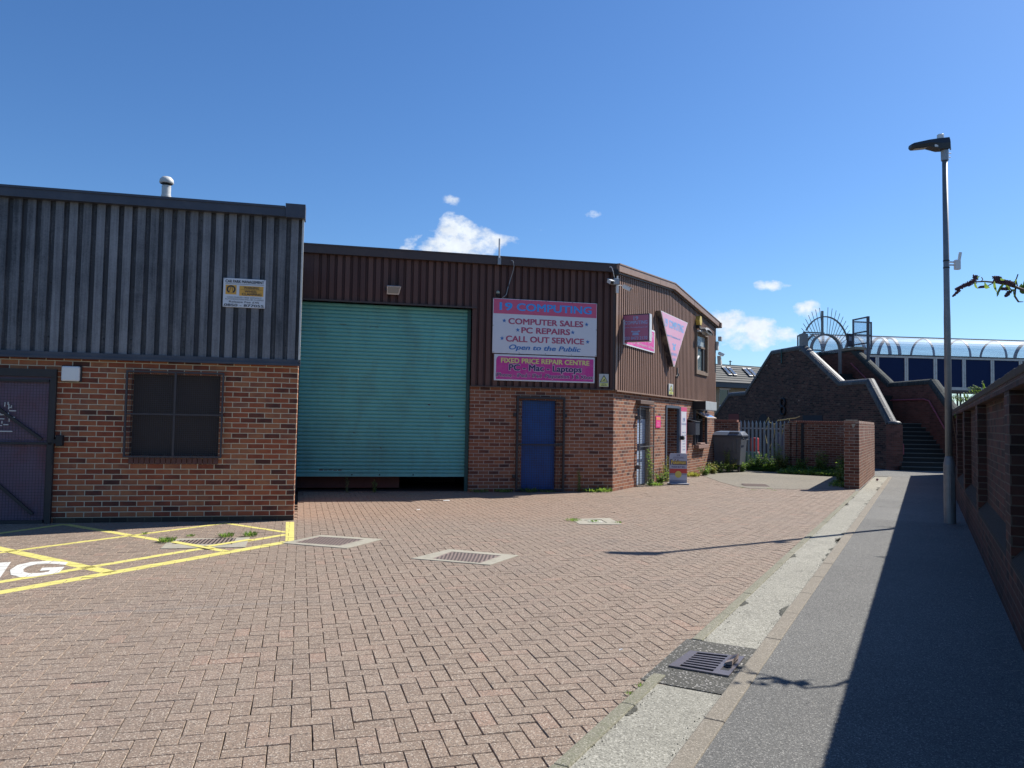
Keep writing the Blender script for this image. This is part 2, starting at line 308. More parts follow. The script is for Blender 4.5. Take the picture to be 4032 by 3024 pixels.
M_CLBG=cladmat('gable_cladding',(.032,.016,.013),(.40,.23,.165),1.,(.1,.05,.04),rough=.6,streak=.25)  # near-black base paints shade into the troughs between the ribs
M_FASG=mat('grey_fascia',(.05,.056,.078),.5,var=.2,dirt=(.16,.15,.15),dirtamt=.12,ds=3)
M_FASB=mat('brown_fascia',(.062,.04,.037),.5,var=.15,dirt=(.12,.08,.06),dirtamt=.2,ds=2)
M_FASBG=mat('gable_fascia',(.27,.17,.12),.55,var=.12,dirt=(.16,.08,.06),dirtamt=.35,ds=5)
M_WHT=mat('white_plastic',(.75,.75,.73),.45,var=.05)
M_WHTW=mat('weathered_white',(.6,.6,.57),.5,var=.1,dirt=(.25,.2,.15),dirtamt=.3,ds=6)
M_TEAL=mat('teal_shutter',(.14,.44,.41),.5,var=.28,vs=.9,dirt=(.12,.22,.19),dirtamt=.32,ds=2.6,dz=.45,bump=.05)
M_TEALR=mat('teal_rail',(.03,.10,.095),.6,var=.2)
M_RUST=mat('rusty_scuff',(.12,.045,.035),.9)
M_DARK=mat('dark_metal',(.03,.027,.028),.6,var=.3,vs=8)
M_MESHM=mat('mesh_steel',(.05,.045,.05),.65,var=.3,vs=10)
M_BLACK=mat('black',(.012,.012,.014),.6)
M_INT=mat('dark_interior',(.05,.045,.042),.9)
M_PURP=mat('maroon_door',(.17,.115,.17),.6,var=.3,vs=1.5,dirt=(.19,.065,.075),dirtamt=.7,ds=1.6)
M_BLUE=mat('blue_door',(.014,.085,.31),.5,var=.12,dirt=(.015,.03,.12),dirtamt=.5,ds=3)
M_GALV=mat('galvanised_steel',(.30,.32,.34),.45,metal=.35,var=.2,vs=10)
M_POST=mat('lamp_post_steel',(.20,.215,.225),.5,metal=.3,var=.22,vs=6,dirt=(.1,.1,.1),dirtamt=.3,ds=4)
M_GREYP=mat('grey_plastic',(.075,.083,.10),.45,var=.12,bump=.05)
M_GREYD=mat('dark_grey_plastic',(.045,.05,.062),.4,var=.1)
M_CONC=mat('pale_concrete',(.36,.33,.26),.9,var=.25,vs=14,bump=.5,bs=90,dirt=(.18,.17,.13),dirtamt=.4,ds=5)
M_STONE=mat('cap_stone',(.28,.25,.19),.85,var=.2,bump=.3)
def ground_mat(name,a,b_,spk,scale=260,rough=.9,dark=(.05,.05,.05),dk=.3,bump=.5):
    m_=bpy.data.materials.new(name); m_.use_nodes=True; nt=m_.node_tree; b=nt.nodes['Principled BSDF']; L=nt.links
    tc=N(nt,'ShaderNodeTexCoord'); o=tc.outputs['Object']
    n=N(nt,'ShaderNodeTexNoise'); n.inputs['Scale'].default_value=1.3; n.inputs['Detail'].default_value=10; n.inputs['Roughness'].default_value=.7; L.new(o,n.inputs['Vector'])
    vo=N(nt,'ShaderNodeTexVoronoi'); vo.inputs['Scale'].default_value=scale*1.05; L.new(o,vo.inputs['Vector'])
    sx=N(nt,'ShaderNodeSeparateColor'); L.new(vo.outputs['Color'],sx.inputs[0])
    c=mixc(nt,n.outputs[0],a,b_)
    c=mixc(nt,mth(nt,'MULTIPLY',mth(nt,'GREATER_THAN',sx.outputs[0],.86),.75),c,spk)
    c=mixc(nt,mth(nt,'MULTIPLY',mth(nt,'LESS_THAN',sx.outputs[1],.22),.6),c,dark)
    n2=N(nt,'ShaderNodeTexNoise'); n2.inputs['Scale'].default_value=4; n2.inputs['Detail'].default_value=9; n2.inputs['Roughness'].default_value=.75; L.new(o,n2.inputs['Vector'])
    c=mixc(nt,mth(nt,'MULTIPLY',mth(nt,'MULTIPLY',mth(nt,'SUBTRACT',n2.outputs[0],.52),5.,clamp=True),dk),c,dark)
    n7=N(nt,'ShaderNodeTexNoise'); n7.inputs['Scale'].default_value=95; n7.inputs['Detail'].default_value=4; n7.inputs['Roughness'].default_value=.75; L.new(o,n7.inputs['Vector'])
    k7=mth(nt,'ADD',.2,mth(nt,'MULTIPLY',n7.outputs[0],1.6)); c7=N(nt,'ShaderNodeCombineXYZ'); [L.new(k7,c7.inputs[i]) for i in range(3)]
    c=mixc(nt,1.,c,c7.outputs[0],'MULTIPLY')
    n8=N(nt,'ShaderNodeTexNoise'); n8.inputs['Scale'].default_value=.45; n8.inputs['Detail'].default_value=5; L.new(o,n8.inputs['Vector'])
    c=mixc(nt,mth(nt,'MULTIPLY',mth(nt,'SUBTRACT',n8.outputs[0],.4),.8,clamp=True),c,dark)
    L.new(c,b.inputs['Base Color']); b.inputs['Roughness'].default_value=rough; b.inputs['Specular IOR Level'].default_value=.3
    bp=N(nt,'ShaderNodeBump'); bp.inputs['Strength'].default_value=bump; bp.inputs['Distance'].default_value=.004; L.new(vo.outputs['Distance'],bp.inputs['Height']); L.new(bp.outputs[0],b.inputs['Normal'])
    return m_
M_ASPH=ground_mat('footpath_asphalt',(.145,.143,.134),(.20,.197,.184),(.38,.37,.33),170,dk=.15,dark=(.07,.07,.07))
M_ASPH2=ground_mat('yard_asphalt',(.19,.165,.13),(.265,.235,.18),(.32,.3,.25),120,dk=.3,dark=(.09,.09,.08))
M_ASPH3=ground_mat('patch_asphalt',(.06,.06,.052),(.13,.125,.105),(.45,.43,.4),90,dk=.4,bump=1.)
M_CHAN=ground_mat('gutter_concrete',(.255,.245,.205),(.375,.36,.30),(.50,.48,.41),110,dk=.55,dark=(.115,.11,.09))
M_KERB=ground_mat('kerb_concrete',(.20,.175,.14),(.28,.25,.2),(.38,.34,.28),130,dk=.5,dark=(.17,.15,.12))
M_EDGE=ground_mat('edging_concrete',(.17,.16,.12),(.29,.27,.21),(.38,.36,.29),130,dk=.5,dark=(.12,.13,.07))
M_SOIL=ground_mat('joint_sand',(.06,.05,.04),(.09,.075,.06),(.14,.12,.1),200)
def paver_mat():
    m_=bpy.data.materials.new('block_paver'); m_.use_nodes=True; nt=m_.node_tree; b=nt.nodes['Principled BSDF']; L=nt.links
    at=N(nt,'ShaderNodeAttribute',attribute_name='rnd'); r_=at.outputs['Fac']; tc=N(nt,'ShaderNodeTexCoord'); o=tc.outputs['Object']
    cr=N(nt,'ShaderNodeValToRGB'); L.new(r_,cr.inputs[0]); el=cr.color_ramp.elements
    rp=[(0,(.232,.172,.128)),(.3,(.252,.188,.140)),(.6,(.266,.200,.149)),(.88,(.276,.198,.148)),(1.,(.305,.205,.15))]
    while len(el)<len(rp): el.new(.5)
    for i,(p,c) in enumerate(rp): el[i].position=p; el[i].color=(*c,1)
    c=cr.outputs[0]
    # large reddish / darker bands across the yard (wear, worn tyre lanes)
    n=N(nt,'ShaderNodeTexNoise'); n.inputs['Scale'].default_value=.55; n.inputs['Detail'].default_value=6; n.inputs['Roughness'].default_value=.6; L.new(o,n.inputs['Vector'])
    c=mixc(nt,mth(nt,'MULTIPLY',mth(nt,'MULTIPLY',mth(nt,'SUBTRACT',n.outputs[0],.47),5.,clamp=True),.35),c,(.215,.175,.145))
    sep=N(nt,'ShaderNodeSeparateXYZ'); L.new(o,sep.inputs[0])
    # redder block batch laid across the back of the yard
    yb=mth(nt,'ADD',mth(nt,'MULTIPLY',sep.outputs[0],-.2244),mth(nt,'MULTIPLY',sep.outputs[1],.9745))
    ff=mth(nt,'MULTIPLY',mth(nt,'SUBTRACT',yb,11.3),.55,clamp=True); ff=mth(nt,'MULTIPLY',ff,mth(nt,'MULTIPLY',mth(nt,'SUBTRACT',4.,sep.outputs[0]),.3,clamp=True))
    c=mixc(nt,mth(nt,'MULTIPLY',ff,.42),c,(.30,.18,.115))
    n2=N(nt,'ShaderNodeTexNoise'); n2.inputs['Scale'].default_value=2.6; n2.inputs['Detail'].default_value=9; n2.inputs['Roughness'].default_value=.75; L.new(o,n2.inputs['Vector'])
    c=mixc(nt,mth(nt,'MULTIPLY',mth(nt,'MULTIPLY',mth(nt,'SUBTRACT',n2.outputs[0],.55),5.,clamp=True),.4),c,(.14,.12,.10))
    # oil drips and an old grey scrape line across the yard
    vs_=N(nt,'ShaderNodeTexVoronoi'); vs_.inputs['Scale'].default_value=.55; vs_.inputs['Randomness'].default_value=1.; L.new(o,vs_.inputs['Vector'])
    sd_=mth(nt,'ADD',vs_.outputs['Distance'],mth(nt,'MULTIPLY',mth(nt,'SUBTRACT',n2.outputs[0],.5),.35))
    c=mixc(nt,mth(nt,'MULTIPLY',mth(nt,'MULTIPLY',mth(nt,'SUBTRACT',.10,sd_),14.,clamp=True),.45),c,(.11,.095,.085))
    ld=mth(nt,'ABSOLUTE',mth(nt,'ADD',mth(nt,'SUBTRACT',sep.outputs[1],mth(nt,'MULTIPLY',sep.outputs[0],.30)),mth(nt,'ADD',-7.35,mth(nt,'MULTIPLY',mth(nt,'SUBTRACT',n.outputs[0],.5),.5))))
    lf=mth(nt,'MULTIPLY',mth(nt,'MULTIPLY',mth(nt,'SUBTRACT',.06,ld),18.,clamp=True),mth(nt,'MULTIPLY',mth(nt,'SUBTRACT',-1.6,sep.outputs[0]),2.,clamp=True))
    c=mixc(nt,mth(nt,'MULTIPLY',lf,.4),c,(.17,.165,.16))
    vo=N(nt,'ShaderNodeTexVoronoi'); vo.inputs['Scale'].default_value=165; L.new(o,vo.inputs['Vector']); sx=N(nt,'ShaderNodeSeparateColor'); L.new(vo.outputs['Color'],sx.inputs[0])
    c=mixc(nt,mth(nt,'MULTIPLY',mth(nt,'GREATER_THAN',sx.outputs[0],.86),.75),c,(.50,.43,.35))
    c=mixc(nt,mth(nt,'MULTIPLY',mth(nt,'LESS_THAN',sx.outputs[1],.2),.75),c,(.10,.08,.068))
    n4=N(nt,'ShaderNodeTexNoise'); n4.inputs['Scale'].default_value=60; n4.inputs['Detail'].default_value=5; L.new(o,n4.inputs['Vector'])
    k=mth(nt,'ADD',.8,mth(nt,'MULTIPLY',n4.outputs[0],.4)); cb=N(nt,'ShaderNodeCombineXYZ'); [L.new(k,cb.inputs[i]) for i in range(3)]
    c=mixc(nt,1.,c,cb.outputs[0],'MULTIPLY')
    L.new(c,b.inputs['Base Color']); b.inputs['Roughness'].default_value=.85; b.inputs['Specular IOR Level'].default_value=.3
    bp=N(nt,'ShaderNodeBump'); bp.inputs['Strength'].default_value=.5; bp.inputs['Distance'].default_value=.003; L.new(mth(nt,'ADD',vo.outputs['Distance'],n4.outputs[0]),bp.inputs['Height']); L.new(bp.outputs[0],b.inputs['Normal'])
    return m_
M_PAV=paver_mat()
def paintmat(name,c,wear=.5):
    m_=bpy.data.materials.new(name); m_.use_nodes=True; nt=m_.node_tree; b=nt.nodes['Principled BSDF']; L=nt.links
    tc=N(nt,'ShaderNodeTexCoord'); n=N(nt,'ShaderNodeTexNoise'); n.inputs['Scale'].default_value=28; n.inputs['Detail'].default_value=8; n.inputs['Roughness'].default_value=.8; L.new(tc.outputs['Object'],n.inputs['Vector'])
    f=mth(nt,'MULTIPLY',mth(nt,'MULTIPLY',mth(nt,'SUBTRACT',n.outputs[0],.56),7.,clamp=True),wear)
    L.new(mixc(nt,f,c,(.36,.27,.23)),b.inputs['Base Color']); b.inputs['Roughness'].default_value=.7; return m_
M_YEL=paintmat('yellow_road_paint',(.66,.58,.17),.4); M_WPT=paintmat('white_road_paint',(.66,.65,.6),.4)
def flat(name,c,rough=.45,var=.06,**k): return mat(name,c,rough,var=var,**k)
M_SPINK=flat('sign_pink',(.60,.10,.20)); M_SWHT=flat('sign_white',(.66,.68,.72)); M_SBLUE=flat('sign_blue',(.05,.33,.78)); M_SCRIM=flat('sign_crimson',(.42,.07,.15)); M_SBLU2=flat('sign_deep_blue',(.04,.17,.46))
M_SMAG=mat('sign_magenta',(.56,.03,.27),.4,var=.08,dirt=(.7,.5,.6),dirtamt=.12,ds=4); M_SYEL=flat('sign_yellow',(.72,.72,.22)); M_SNAV=flat('sign_navy',(.03,.02,.10)); M_SBLK=flat('sign_black',(.02,.02,.03)); M_SORG=flat('sign_orange',(.72,.38,.06))
M_SLPK=mat('sign_light_pink',(.72,.36,.48),.4,var=.08,dirt=(.6,.45,.5),dirtamt=.3,ds=2); M_SLBL=flat('sign_pale_blue',(.17,.42,.72)); M_SRED=flat('sign_red',(.55,.07,.06)); M_SGRY=flat('sign_grey',(.25,.27,.33)); M_SCCY=flat('cctv_yellow',(.66,.66,.22))
M_SDPK=flat('sign_faded_pink',(.42,.14,.24)); M_SDBL=flat('sign_faded_blue',(.30,.42,.70)); M_NAVY=mat('navy_metal',(.015,.024,.055),.5)
M_FBLU=mat('footbridge_blue',(.014,.028,.082),.8,var=.12,spec=.15); M_FFRM=mat('footbridge_cream',(.62,.61,.56),.55,var=.12,dirt=(.2,.18,.14),dirtamt=.3,ds=5)
M_HOOP=mat('footbridge_hoop',(.22,.21,.20),.5,metal=.2,var=.2,vs=6); M_RAILR=mat('red_handrail',(.30,.07,.09),.45); M_STEP=mat('stair_tread',(.02,.022,.021),.85,var=.3,vs=9,bump=.3); M_NOSE=mat('tread_nosing',(.10,.11,.10),.7,var=.2)
M_GLASSD=mat('dark_glass',(.02,.03,.035),.06,var=.05,spec=.8); M_GLASSB=mat('sky_reflection_glass',(.38,.44,.46),.15,var=.25,vs=2)  # upper pane's pale colour stands in for sky reflected in it
M_SKYL=mat('skylight_glass',(.05,.09,.16),.08,spec=.9); M_ROOFT=mat('slate_tile',(.085,.085,.08),.8,var=.25,vs=5,dirt=(.14,.13,.11),dirtamt=.4,ds=2)
M_TRIMB=mat('grey_gutter',(.055,.065,.075),.5); M_FRW=mat('window_white',(.6,.6,.6),.5); M_BRNF=mat('brown_window_frame',(.20,.135,.09),.6,var=.15,dirt=(.4,.33,.27),dirtamt=.2,ds=14)
def poly_mat():
    m_=bpy.data.materials.new('polycarbonate'); m_.use_nodes=True; nt=m_.node_tree; L=nt.links; b=nt.nodes['Principled BSDF']; out=nt.nodes['Material Output']
    b.inputs['Base Color'].default_value=(.60,.68,.78,1); b.inputs['Roughness'].default_value=.5; b.inputs['Specular IOR Level'].default_value=.3
    tr=N(nt,'ShaderNodeBsdfTransparent'); tr.inputs[0].default_value=(.93,.96,1,1); mx=N(nt,'ShaderNodeMixShader')
    tc=N(nt,'ShaderNodeTexCoord'); mp=N(nt,'ShaderNodeMapping'); mp.inputs['Scale'].default_value=(.6,9,14); L.new(tc.outputs['Object'],mp.inputs[0]); n=N(nt,'ShaderNodeTexNoise'); n.inputs['Scale'].default_value=1.5; n.inputs['Detail'].default_value=5; L.new(mp.outputs[0],n.inputs['Vector'])
    L.new(mth(nt,'ADD',.12,mth(nt,'MULTIPLY',n.outputs[0],.36)),mx.inputs[0]); L.new(tr.outputs[0],mx.inputs[1]); L.new(b.outputs[0],mx.inputs[2]); L.new(mx.outputs[0],out.inputs[0]); return m_
M_POLY=poly_mat()
def clear_mat():
    m_=bpy.data.materials.new('clear_screen'); m_.use_nodes=True; nt=m_.node_tree; L=nt.links; b=nt.nodes['Principled BSDF']; out=nt.nodes['Material Output']
    b.inputs['Base Color'].default_value=(.55,.62,.7,1); b.inputs['Roughness'].default_value=.25
    tr=N(nt,'ShaderNodeBsdfTransparent'); tr.inputs[0].default_value=(.95,.98,1,1); mx=N(nt,'ShaderNodeMixShader'); mx.inputs[0].default_value=.13
    L.new(tr.outputs[0],mx.inputs[1]); L.new(b.outputs[0],mx.inputs[2]); L.new(mx.outputs[0],out.inputs[0]); return m_
M_CLEAR=clear_mat()
def leafmat(name,c,c2,tl=.5):
    m_=bpy.data.materials.new(name); m_.use_nodes=True; nt=m_.node_tree; L=nt.links; b=nt.nodes['Principled BSDF']; out=nt.nodes['Material Output']
    at=N(nt,'ShaderNodeAttribute',attribute_name='rnd'); col=mixc(nt,at.outputs['Fac'],c,c2); L.new(col,b.inputs['Base Color']); b.inputs['Roughness'].default_value=.5
    t=N(nt,'ShaderNodeBsdfTranslucent'); L.new(mixc(nt,1.,col,(1.5,1.5,.7),'MULTIPLY'),t.inputs[0]); mx=N(nt,'ShaderNodeMixShader'); mx.inputs[0].default_value=tl; L.new(b.outputs[0],mx.inputs[1]); L.new(t.outputs[0],mx.inputs[2]); L.new(mx.outputs[0],out.inputs[0]); return m_
M_LEAF=leafmat('weed_leaf',(.065,.14,.035),(.24,.34,.11)); M_LEAFY=leafmat('dry_leaf',(.17,.20,.06),(.30,.27,.11)); M_LEAFD=leafmat('buddleia_leaf',(.04,.10,.03),(.24,.33,.09),.45); M_STEM=mat('weed_stem',(.10,.13,.05),.7); M_WOODY=mat('woody_stem',(.12,.085,.06),.8); M_FLOW=mat('buddleia_flower',(.13,.065,.085),.8,var=.4,vs=60)
M_VINE=mat('dead_vine_stem',(.32,.27,.12),.8)
M_COPE=brick('coping_brick',[(0,(.03,.032,.036)),(.5,(.05,.055,.062)),(1,(.085,.09,.10))],mortar=(.015,.015,.015),course=.40,leng=.075,joint=.008,rough=.52)
M_COPD=brick('dull_coping_brick',[(0,(.025,.03,.03)),(.5,(.04,.05,.048)),(1,(.07,.075,.07))],mortar=(.08,.08,.075),course=.40,leng=.075,joint=.01,rough=.85)
M_COPE.node_tree.nodes['Principled BSDF'].inputs['Specular IOR Level'].default_value=.6
M_COPA=brick('alley_coping_brick',[(0,(.07,.055,.05)),(.5,(.13,.095,.08)),(1,(.2,.14,.11))],mortar=(.09,.08,.07),course=.26,leng=.078,joint=.014,moss=.35,soot=.3)
# ================================================================== SETTING: ground
FA_g=FA
mb=MB(); mb.slab([(-400,-60),(400,-60),(400,600),(-400,600)],-.3,-.05); struct('ground',mb,M_SOIL)
# --- block paving laid herringbone
TH_P=R(-15.3); ex=np.array([math.cos(TH_P),-math.sin(TH_P)]); ey=np.array([math.sin(TH_P),math.cos(TH_P)])
wbv=np.array(WB); an=np.array([math.cos(R(28.18)),-math.sin(R(28.18))]); au=np.array([math.sin(R(28.18)),math.cos(R(28.18))])
def alley_off(p): return (p-wbv)@an
GRN=np.array([.2244,-.9745]); pg=np.array(PG); pb=np.array(PB); bux=np.array([.9745,.2244])
def keep(p):
    ao=(p-wbv)@an; 
    gy=-(p-pg)@GRN; gx=(p-pg)@bux
    by=-(p-pb)@GRN; bx=(p-pb)@bux
    ga=(p-pb)@an
    k=(ao<-2.09)&(p[:,1]>1.0)&(p[:,1]<30)&(p[:,0]>-.80*p[:,1]-1.6)&(p[:,0]>-13)&(p[:,0]<.62*p[:,1]+1)
    k&=~((gy>.1)&(gx<-.05)); k&=~((by>.55)&(ga<-.1)&(bx<.3)); k&=~((ga<-.35)&(bx>0)&(by>.3)); 
    # asphalt court in front of the palisade
    return k
cells=[]
S=.1056
rngx=range(-260,260)
ii,jj=np.meshgrid(np.arange(-260,330),np.arange(-20,330),indexing='ij')
kk=(ii-jj)%4
H=(kk==0); V=(kk==3)
def blocks(mask,horiz):
    i=ii[mask].astype(float); j=jj[mask].astype(float)
    cxx=(i+1.0 if horiz else i+.5)*S; cyy=(j+.5 if horiz else j+1.0)*S
    c=np.outer(cxx,ex)+np.outer(cyy,ey); h=np.full(len(c),horiz); return c,h
c1,h1=blocks(H,True); c2,h2=blocks(V,False); C_=np.concatenate([c1,c2]); Hh=np.concatenate([h1,h2]); k_=keep(C_); C_=C_[k_]; Hh=Hh[k_]
nb=len(C_); hl=np.where(Hh,S,S/2)-.0018; hw=np.where(Hh,S/2,S)-.0018
zc=rng.normal(0,.0006,nb); tx=rng.normal(0,.005,nb); ty=rng.normal(0,.005,nb); rot=rng.normal(0,.006,nb); rnd=rng.random(nb)
sunk=rng.random(nb)<.012; zc=np.where(sunk,zc-.0035,zc); tx=np.where(sunk,tx*3,tx)
rnd=np.where(rng.random(nb)<.035,.92+.08*rnd,rnd*.88)
C_=C_+rng.normal(0,.0007,(nb,2))
ch=.003; vv=np.zeros((nb,12,3))
sg=[(-1,-1),(1,-1),(1,1),(-1,1)]
for q,(a,b) in enumerate(sg):
    for lay,(ins,dz) in enumerate(((ch,0.),(0.,-.0055),(0.,-.03))):
        lx=a*(hl-ins); ly=b*(hw-ins); rx=lx*np.cos(rot)-ly*np.sin(rot); ry=lx*np.sin(rot)+ly*np.cos(rot)
        vv[:,lay*4+q,0]=C_[:,0]+rx*ex[0]+ry*ey[0]; vv[:,lay*4+q,1]=C_[:,1]+rx*ex[1]+ry*ey[1]; vv[:,lay*4+q,2]=zc+tx*lx+ty*ly+dz
base=np.arange(nb)[:,None,None]*12
fq=np.array([(0,1,2,3)]+[(4+i,4+(i+1)%4,(i+1)%4,i) for i in range(4)]+[(8+i,8+(i+1)%4,4+(i+1)%4,4+i) for i in range(4)])
faces=(fq[None]+base).reshape(-1,4)
me=bpy.data.meshes.new('block_paving'); me.vertices.add(nb*12); me.vertices.foreach_set('co',vv.reshape(-1)); nf=len(faces)
me.loops.add(nf*4); me.loops.foreach_set('vertex_index',faces.reshape(-1).astype(np.int32)); me.polygons.add(nf); me.polygons.foreach_set('loop_start',np.arange(nf,dtype=np.int32)*4); me.polygons.foreach_set('loop_total',np.full(nf,4,dtype=np.int32)); me.update(calc_edges=True); me.shade_flat()
at=me.attributes.new('rnd','FLOAT','FACE'); at.data.foreach_set('value',np.repeat(rnd,9).astype(np.float32)); me.materials.append(M_PAV)
o=bpy.data.objects.new('block_paving',me); COL.objects.link(o); o['kind']='structure'
# --- painted marks, laid block by block so that the joints stay open
top=vv[:,0:4,:]
def clip(poly,q):       # convex clip of polygon by convex quad (2d)
    out=poly
    for i in range(4):
        a=q[i]; b=q[(i+1)%4]; inp=out; out=[]
        if not inp: return []
        ex_=b[0]-a[0]; ey_=b[1]-a[1]
        f=lambda p:(ex_*(p[1]-a[1])-ey_*(p[0]-a[0]))
        for j in range(len(inp)):
            p=inp[j]; r_=inp[(j+1)%len(inp)]; fp=f(p); fr_=f(r_)
            if fp>=0: out.append(p)
            if (fp>=0)!=(fr_>=0): t=fp/(fp-fr_); out.append((p[0]+t*(r_[0]-p[0]),p[1]+t*(r_[1]-p[1])))
    return out
def paint(polys,lift=.0015):
    mb=MB()
    for P in polys:
        P=[(p[0],p[1]) for p in P]
        if sum(P[i][0]*P[(i+1)%len(P)][1]-P[(i+1)%len(P)][0]*P[i][1] for i in range(len(P)))<0: P=P[::-1]
        xs=[p[0] for p in P]; ys=[p[1] for p in P]
        sel=np.where((C_[:,0]>min(xs)-.12)&(C_[:,0]<max(xs)+.12)&(C_[:,1]>min(ys)-.12)&(C_[:,1]<max(ys)+.12))[0]
        for s_ in sel:
            q=vv[s_,4:8,:]; r_=clip(P,[(q[i,0],q[i,1]) for i in range(4)])
            if len(r_)<3: continue
            z0=zc[s_]+lift
            c0=C_[s_]; dxx=[( (p[0]-c0[0])*ex[0]+(p[1]-c0[1])*ex[1], (p[0]-c0[0])*ey[0]+(p[1]-c0[1])*ey[1]) for p in r_]
            mb.poly([(p[0],p[1],z0+tx[s_]*d[0]+ty[s_]*d[1]) for p,d in zip(r_,dxx)])
    return mb
z2=lambda x,y:G(x/1.7104,1380+y/1.7104)
def line(a,b,wd):
    d=(b-a).normalized(); n_=Vector((-d.y,d.x))*wd/2; return [a-n_,b-n_,b+n_,a+n_]
ext=lambda a,b,k:a+(b-a)*k
polys=[]
def ln(p,q,wd,e0=0.,e1=1.): wd*=1.5; a=z2(*p); b=z2(*q); polys.append(line(ext(a,b,e0),ext(a,b,e1),wd))
ln((0,1630),(1930,1290),.105,-.35,1.)
ln((0,1560),(1925,1240),.075,-.35,1.)
ln((440,1172),(1540,1355),.075); ln((0,1232),(440,1170),.075,-.6,1.)
ln((0,1335),(745,1495),.095,-.6,1.); ln((0,1362),(1530,1162),.065,-.5,1.); ln((1530,1165),(1925,1225),.06)
polys.append([z2(1925,1155),z2(1981,1155),z2(1981,1285),z2(1922,1285)])
def marking(name,mb,m_): 
    o=mb.obj(name,m_); COL.objects.link(o); o['kind']='structure'
marking('yellow_hatch_marking',paint(polys),M_YEL)
# white painted letters N G
lp=[]
def letters(body,BL,BR,TR,TL):
    BL,BR,TR,TL=[z2(*p) for p in (BL,BR,TR,TL)]
    for P in txt(None,body,0,1,0,1,0,off=.03):
        lp.append([BL.lerp(BR,px).lerp(TL.lerp(TR,px),py) for px,py in P])
letters('G',(20,1548),(390,1505),(472,1420),(110,1418)); letters('N',(-400,1600),(-20,1560),(75,1425),(-300,1455))
lp2=[[Vector(p) for p in P] for P in lp]
marking('white_letter_marking',paint(lp2,.0028),M_WPT)
# --- gutter channel, edging, kerb, footpath
def strip(name,y0,y1,x0,x1,z0,z1,m_,joint=None,fr=FA):
    mb=MB()
    if joint:
        x=x0
        while x<x1:
            e=min(x+joint,x1); mb.bbox(x+.003,e-.003,y0,y1,z0,z1+random.uniform(-.002,.002),.008); x=e
    else: mb.box(x0,x1,y0,y1,z0,z1)
    return struct(name,mb,m_,fr)
strip('edging_kerb',2.075,2.155,-8,-1.9,-.1,.012,M_EDGE,.915); strip('edging_kerb',2.075,2.155,-1.0,14.4,-.1,.012,M_EDGE,.915)
strip('gutter_channel',1.685,2.075,-8,-2.08,-.1,.003,M_CHAN); strip('gutter_channel',1.685,2.075,-.99,21.3,-.1,.003,M_CHAN)
strip('gutter_channel_patch',1.685,2.19,-2.06,-1.0,-.1,.0045,M_ASPH3)
strip('edging_kerb',2.075,2.155,-2.08,-1.95,-.1,.01,M_EDGE)
strip('kerb',1.57,1.683,-8,21.4,-.1,.014,M_KERB,.915)
mb=MB(); mb.slab([(-8,-.2),(-8,1.568),(21.4,1.568),(21.4,-.2)],-.1,.010); struct('footpath',mb,M_ASPH,FA)
mb=MB(); mb.slab([(-8,-.1),(-8,1.566),(8.15,1.566),(8.2,-.1)],.0105,.0135); struct('footpath_repair',mb,ground_mat('footpath_repair_asphalt',(.125,.123,.115),(.175,.172,.16),(.36,.35,.32),170,dk=.2,dark=(.05,.05,.05)),FA)
mb=MB()
for s0,ya,yb in ((10.6,.2,1.5),(11.9,.5,1.55),(13.2,-.1,1.2)):
    P=[(s0+random.uniform(-.03,.03),ya+(yb-ya)*k/10) for k in range(11)]
    for (xa,y_a),(xb,y_b) in zip(P[:-1],P[1:]): mb.poly([(xa-.008,y_a,.0125),(xa+.008,y_a,.0125),(xb+.008,y_b,.0125),(xb-.008,y_b,.0125)])
struct('footpath_crack',mb,M_SOIL,FA)
mb=MB(); rs_=random.Random(5)
for k in range(26):
    s0=rs_.uniform(-3.4,19); edge=rs_.choice((1.70,1.70,2.06)); L0=rs_.uniform(.06,.42); w0=rs_.uniform(.015,.07)
    if -2.2<s0<-.7: continue
    n_=9; P=[(s0+L0*(i/n_-.5),edge-.012 if edge<2 else edge+.012) for i in range(n_+1)]; sg_=1 if edge<2 else -1
    Q_=[(p[0],p[1]+sg_*(.01+w0*math.sin(math.pi*i/n_)*rs_.uniform(.5,1.2))) for i,p in enumerate(P)]
    for i in range(n_): mb.poly([(P[i][0],P[i][1],.0062),(P[i+1][0],P[i+1][1],.0062),(Q_[i+1][0],Q_[i+1][1],.0062),(Q_[i][0],Q_[i][1],.0062)] if sg_>0 else [(Q_[i][0],Q_[i][1],.0062),(Q_[i+1][0],Q_[i+1][1],.0062),(P[i+1][0],P[i+1][1],.0062),(P[i][0],P[i][1],.0062)])
for k in range(900):
    s0=rs_.uniform(-3.4,14); y0=rs_.choice((1.70,2.065))+rs_.gauss(0,.03); r0=rs_.uniform(.002,.0055); y0=min(max(y0,1.69),2.07)
    mb.mesh([(s0-r0,y0-r0*.6,.004),(s0+r0,y0-r0*.4,.004),(s0+r0*.7,y0+r0*.7,.004),(s0-r0*.5,y0+r0*.8,.004),(s0,y0,.004+r0*1.1)],[(0,1,4),(1,2,4),(2,3,4),(3,0,4)])
o=struct('gutter_grit',mb,ground_mat('gutter_dirt',(.045,.045,.035),(.09,.088,.065),(.25,.24,.2),120,dk=.4),FA,kind='stuff'); o['label']='dark grit and moss gathered along both edges of the concrete gutter'; o['category']='grit'
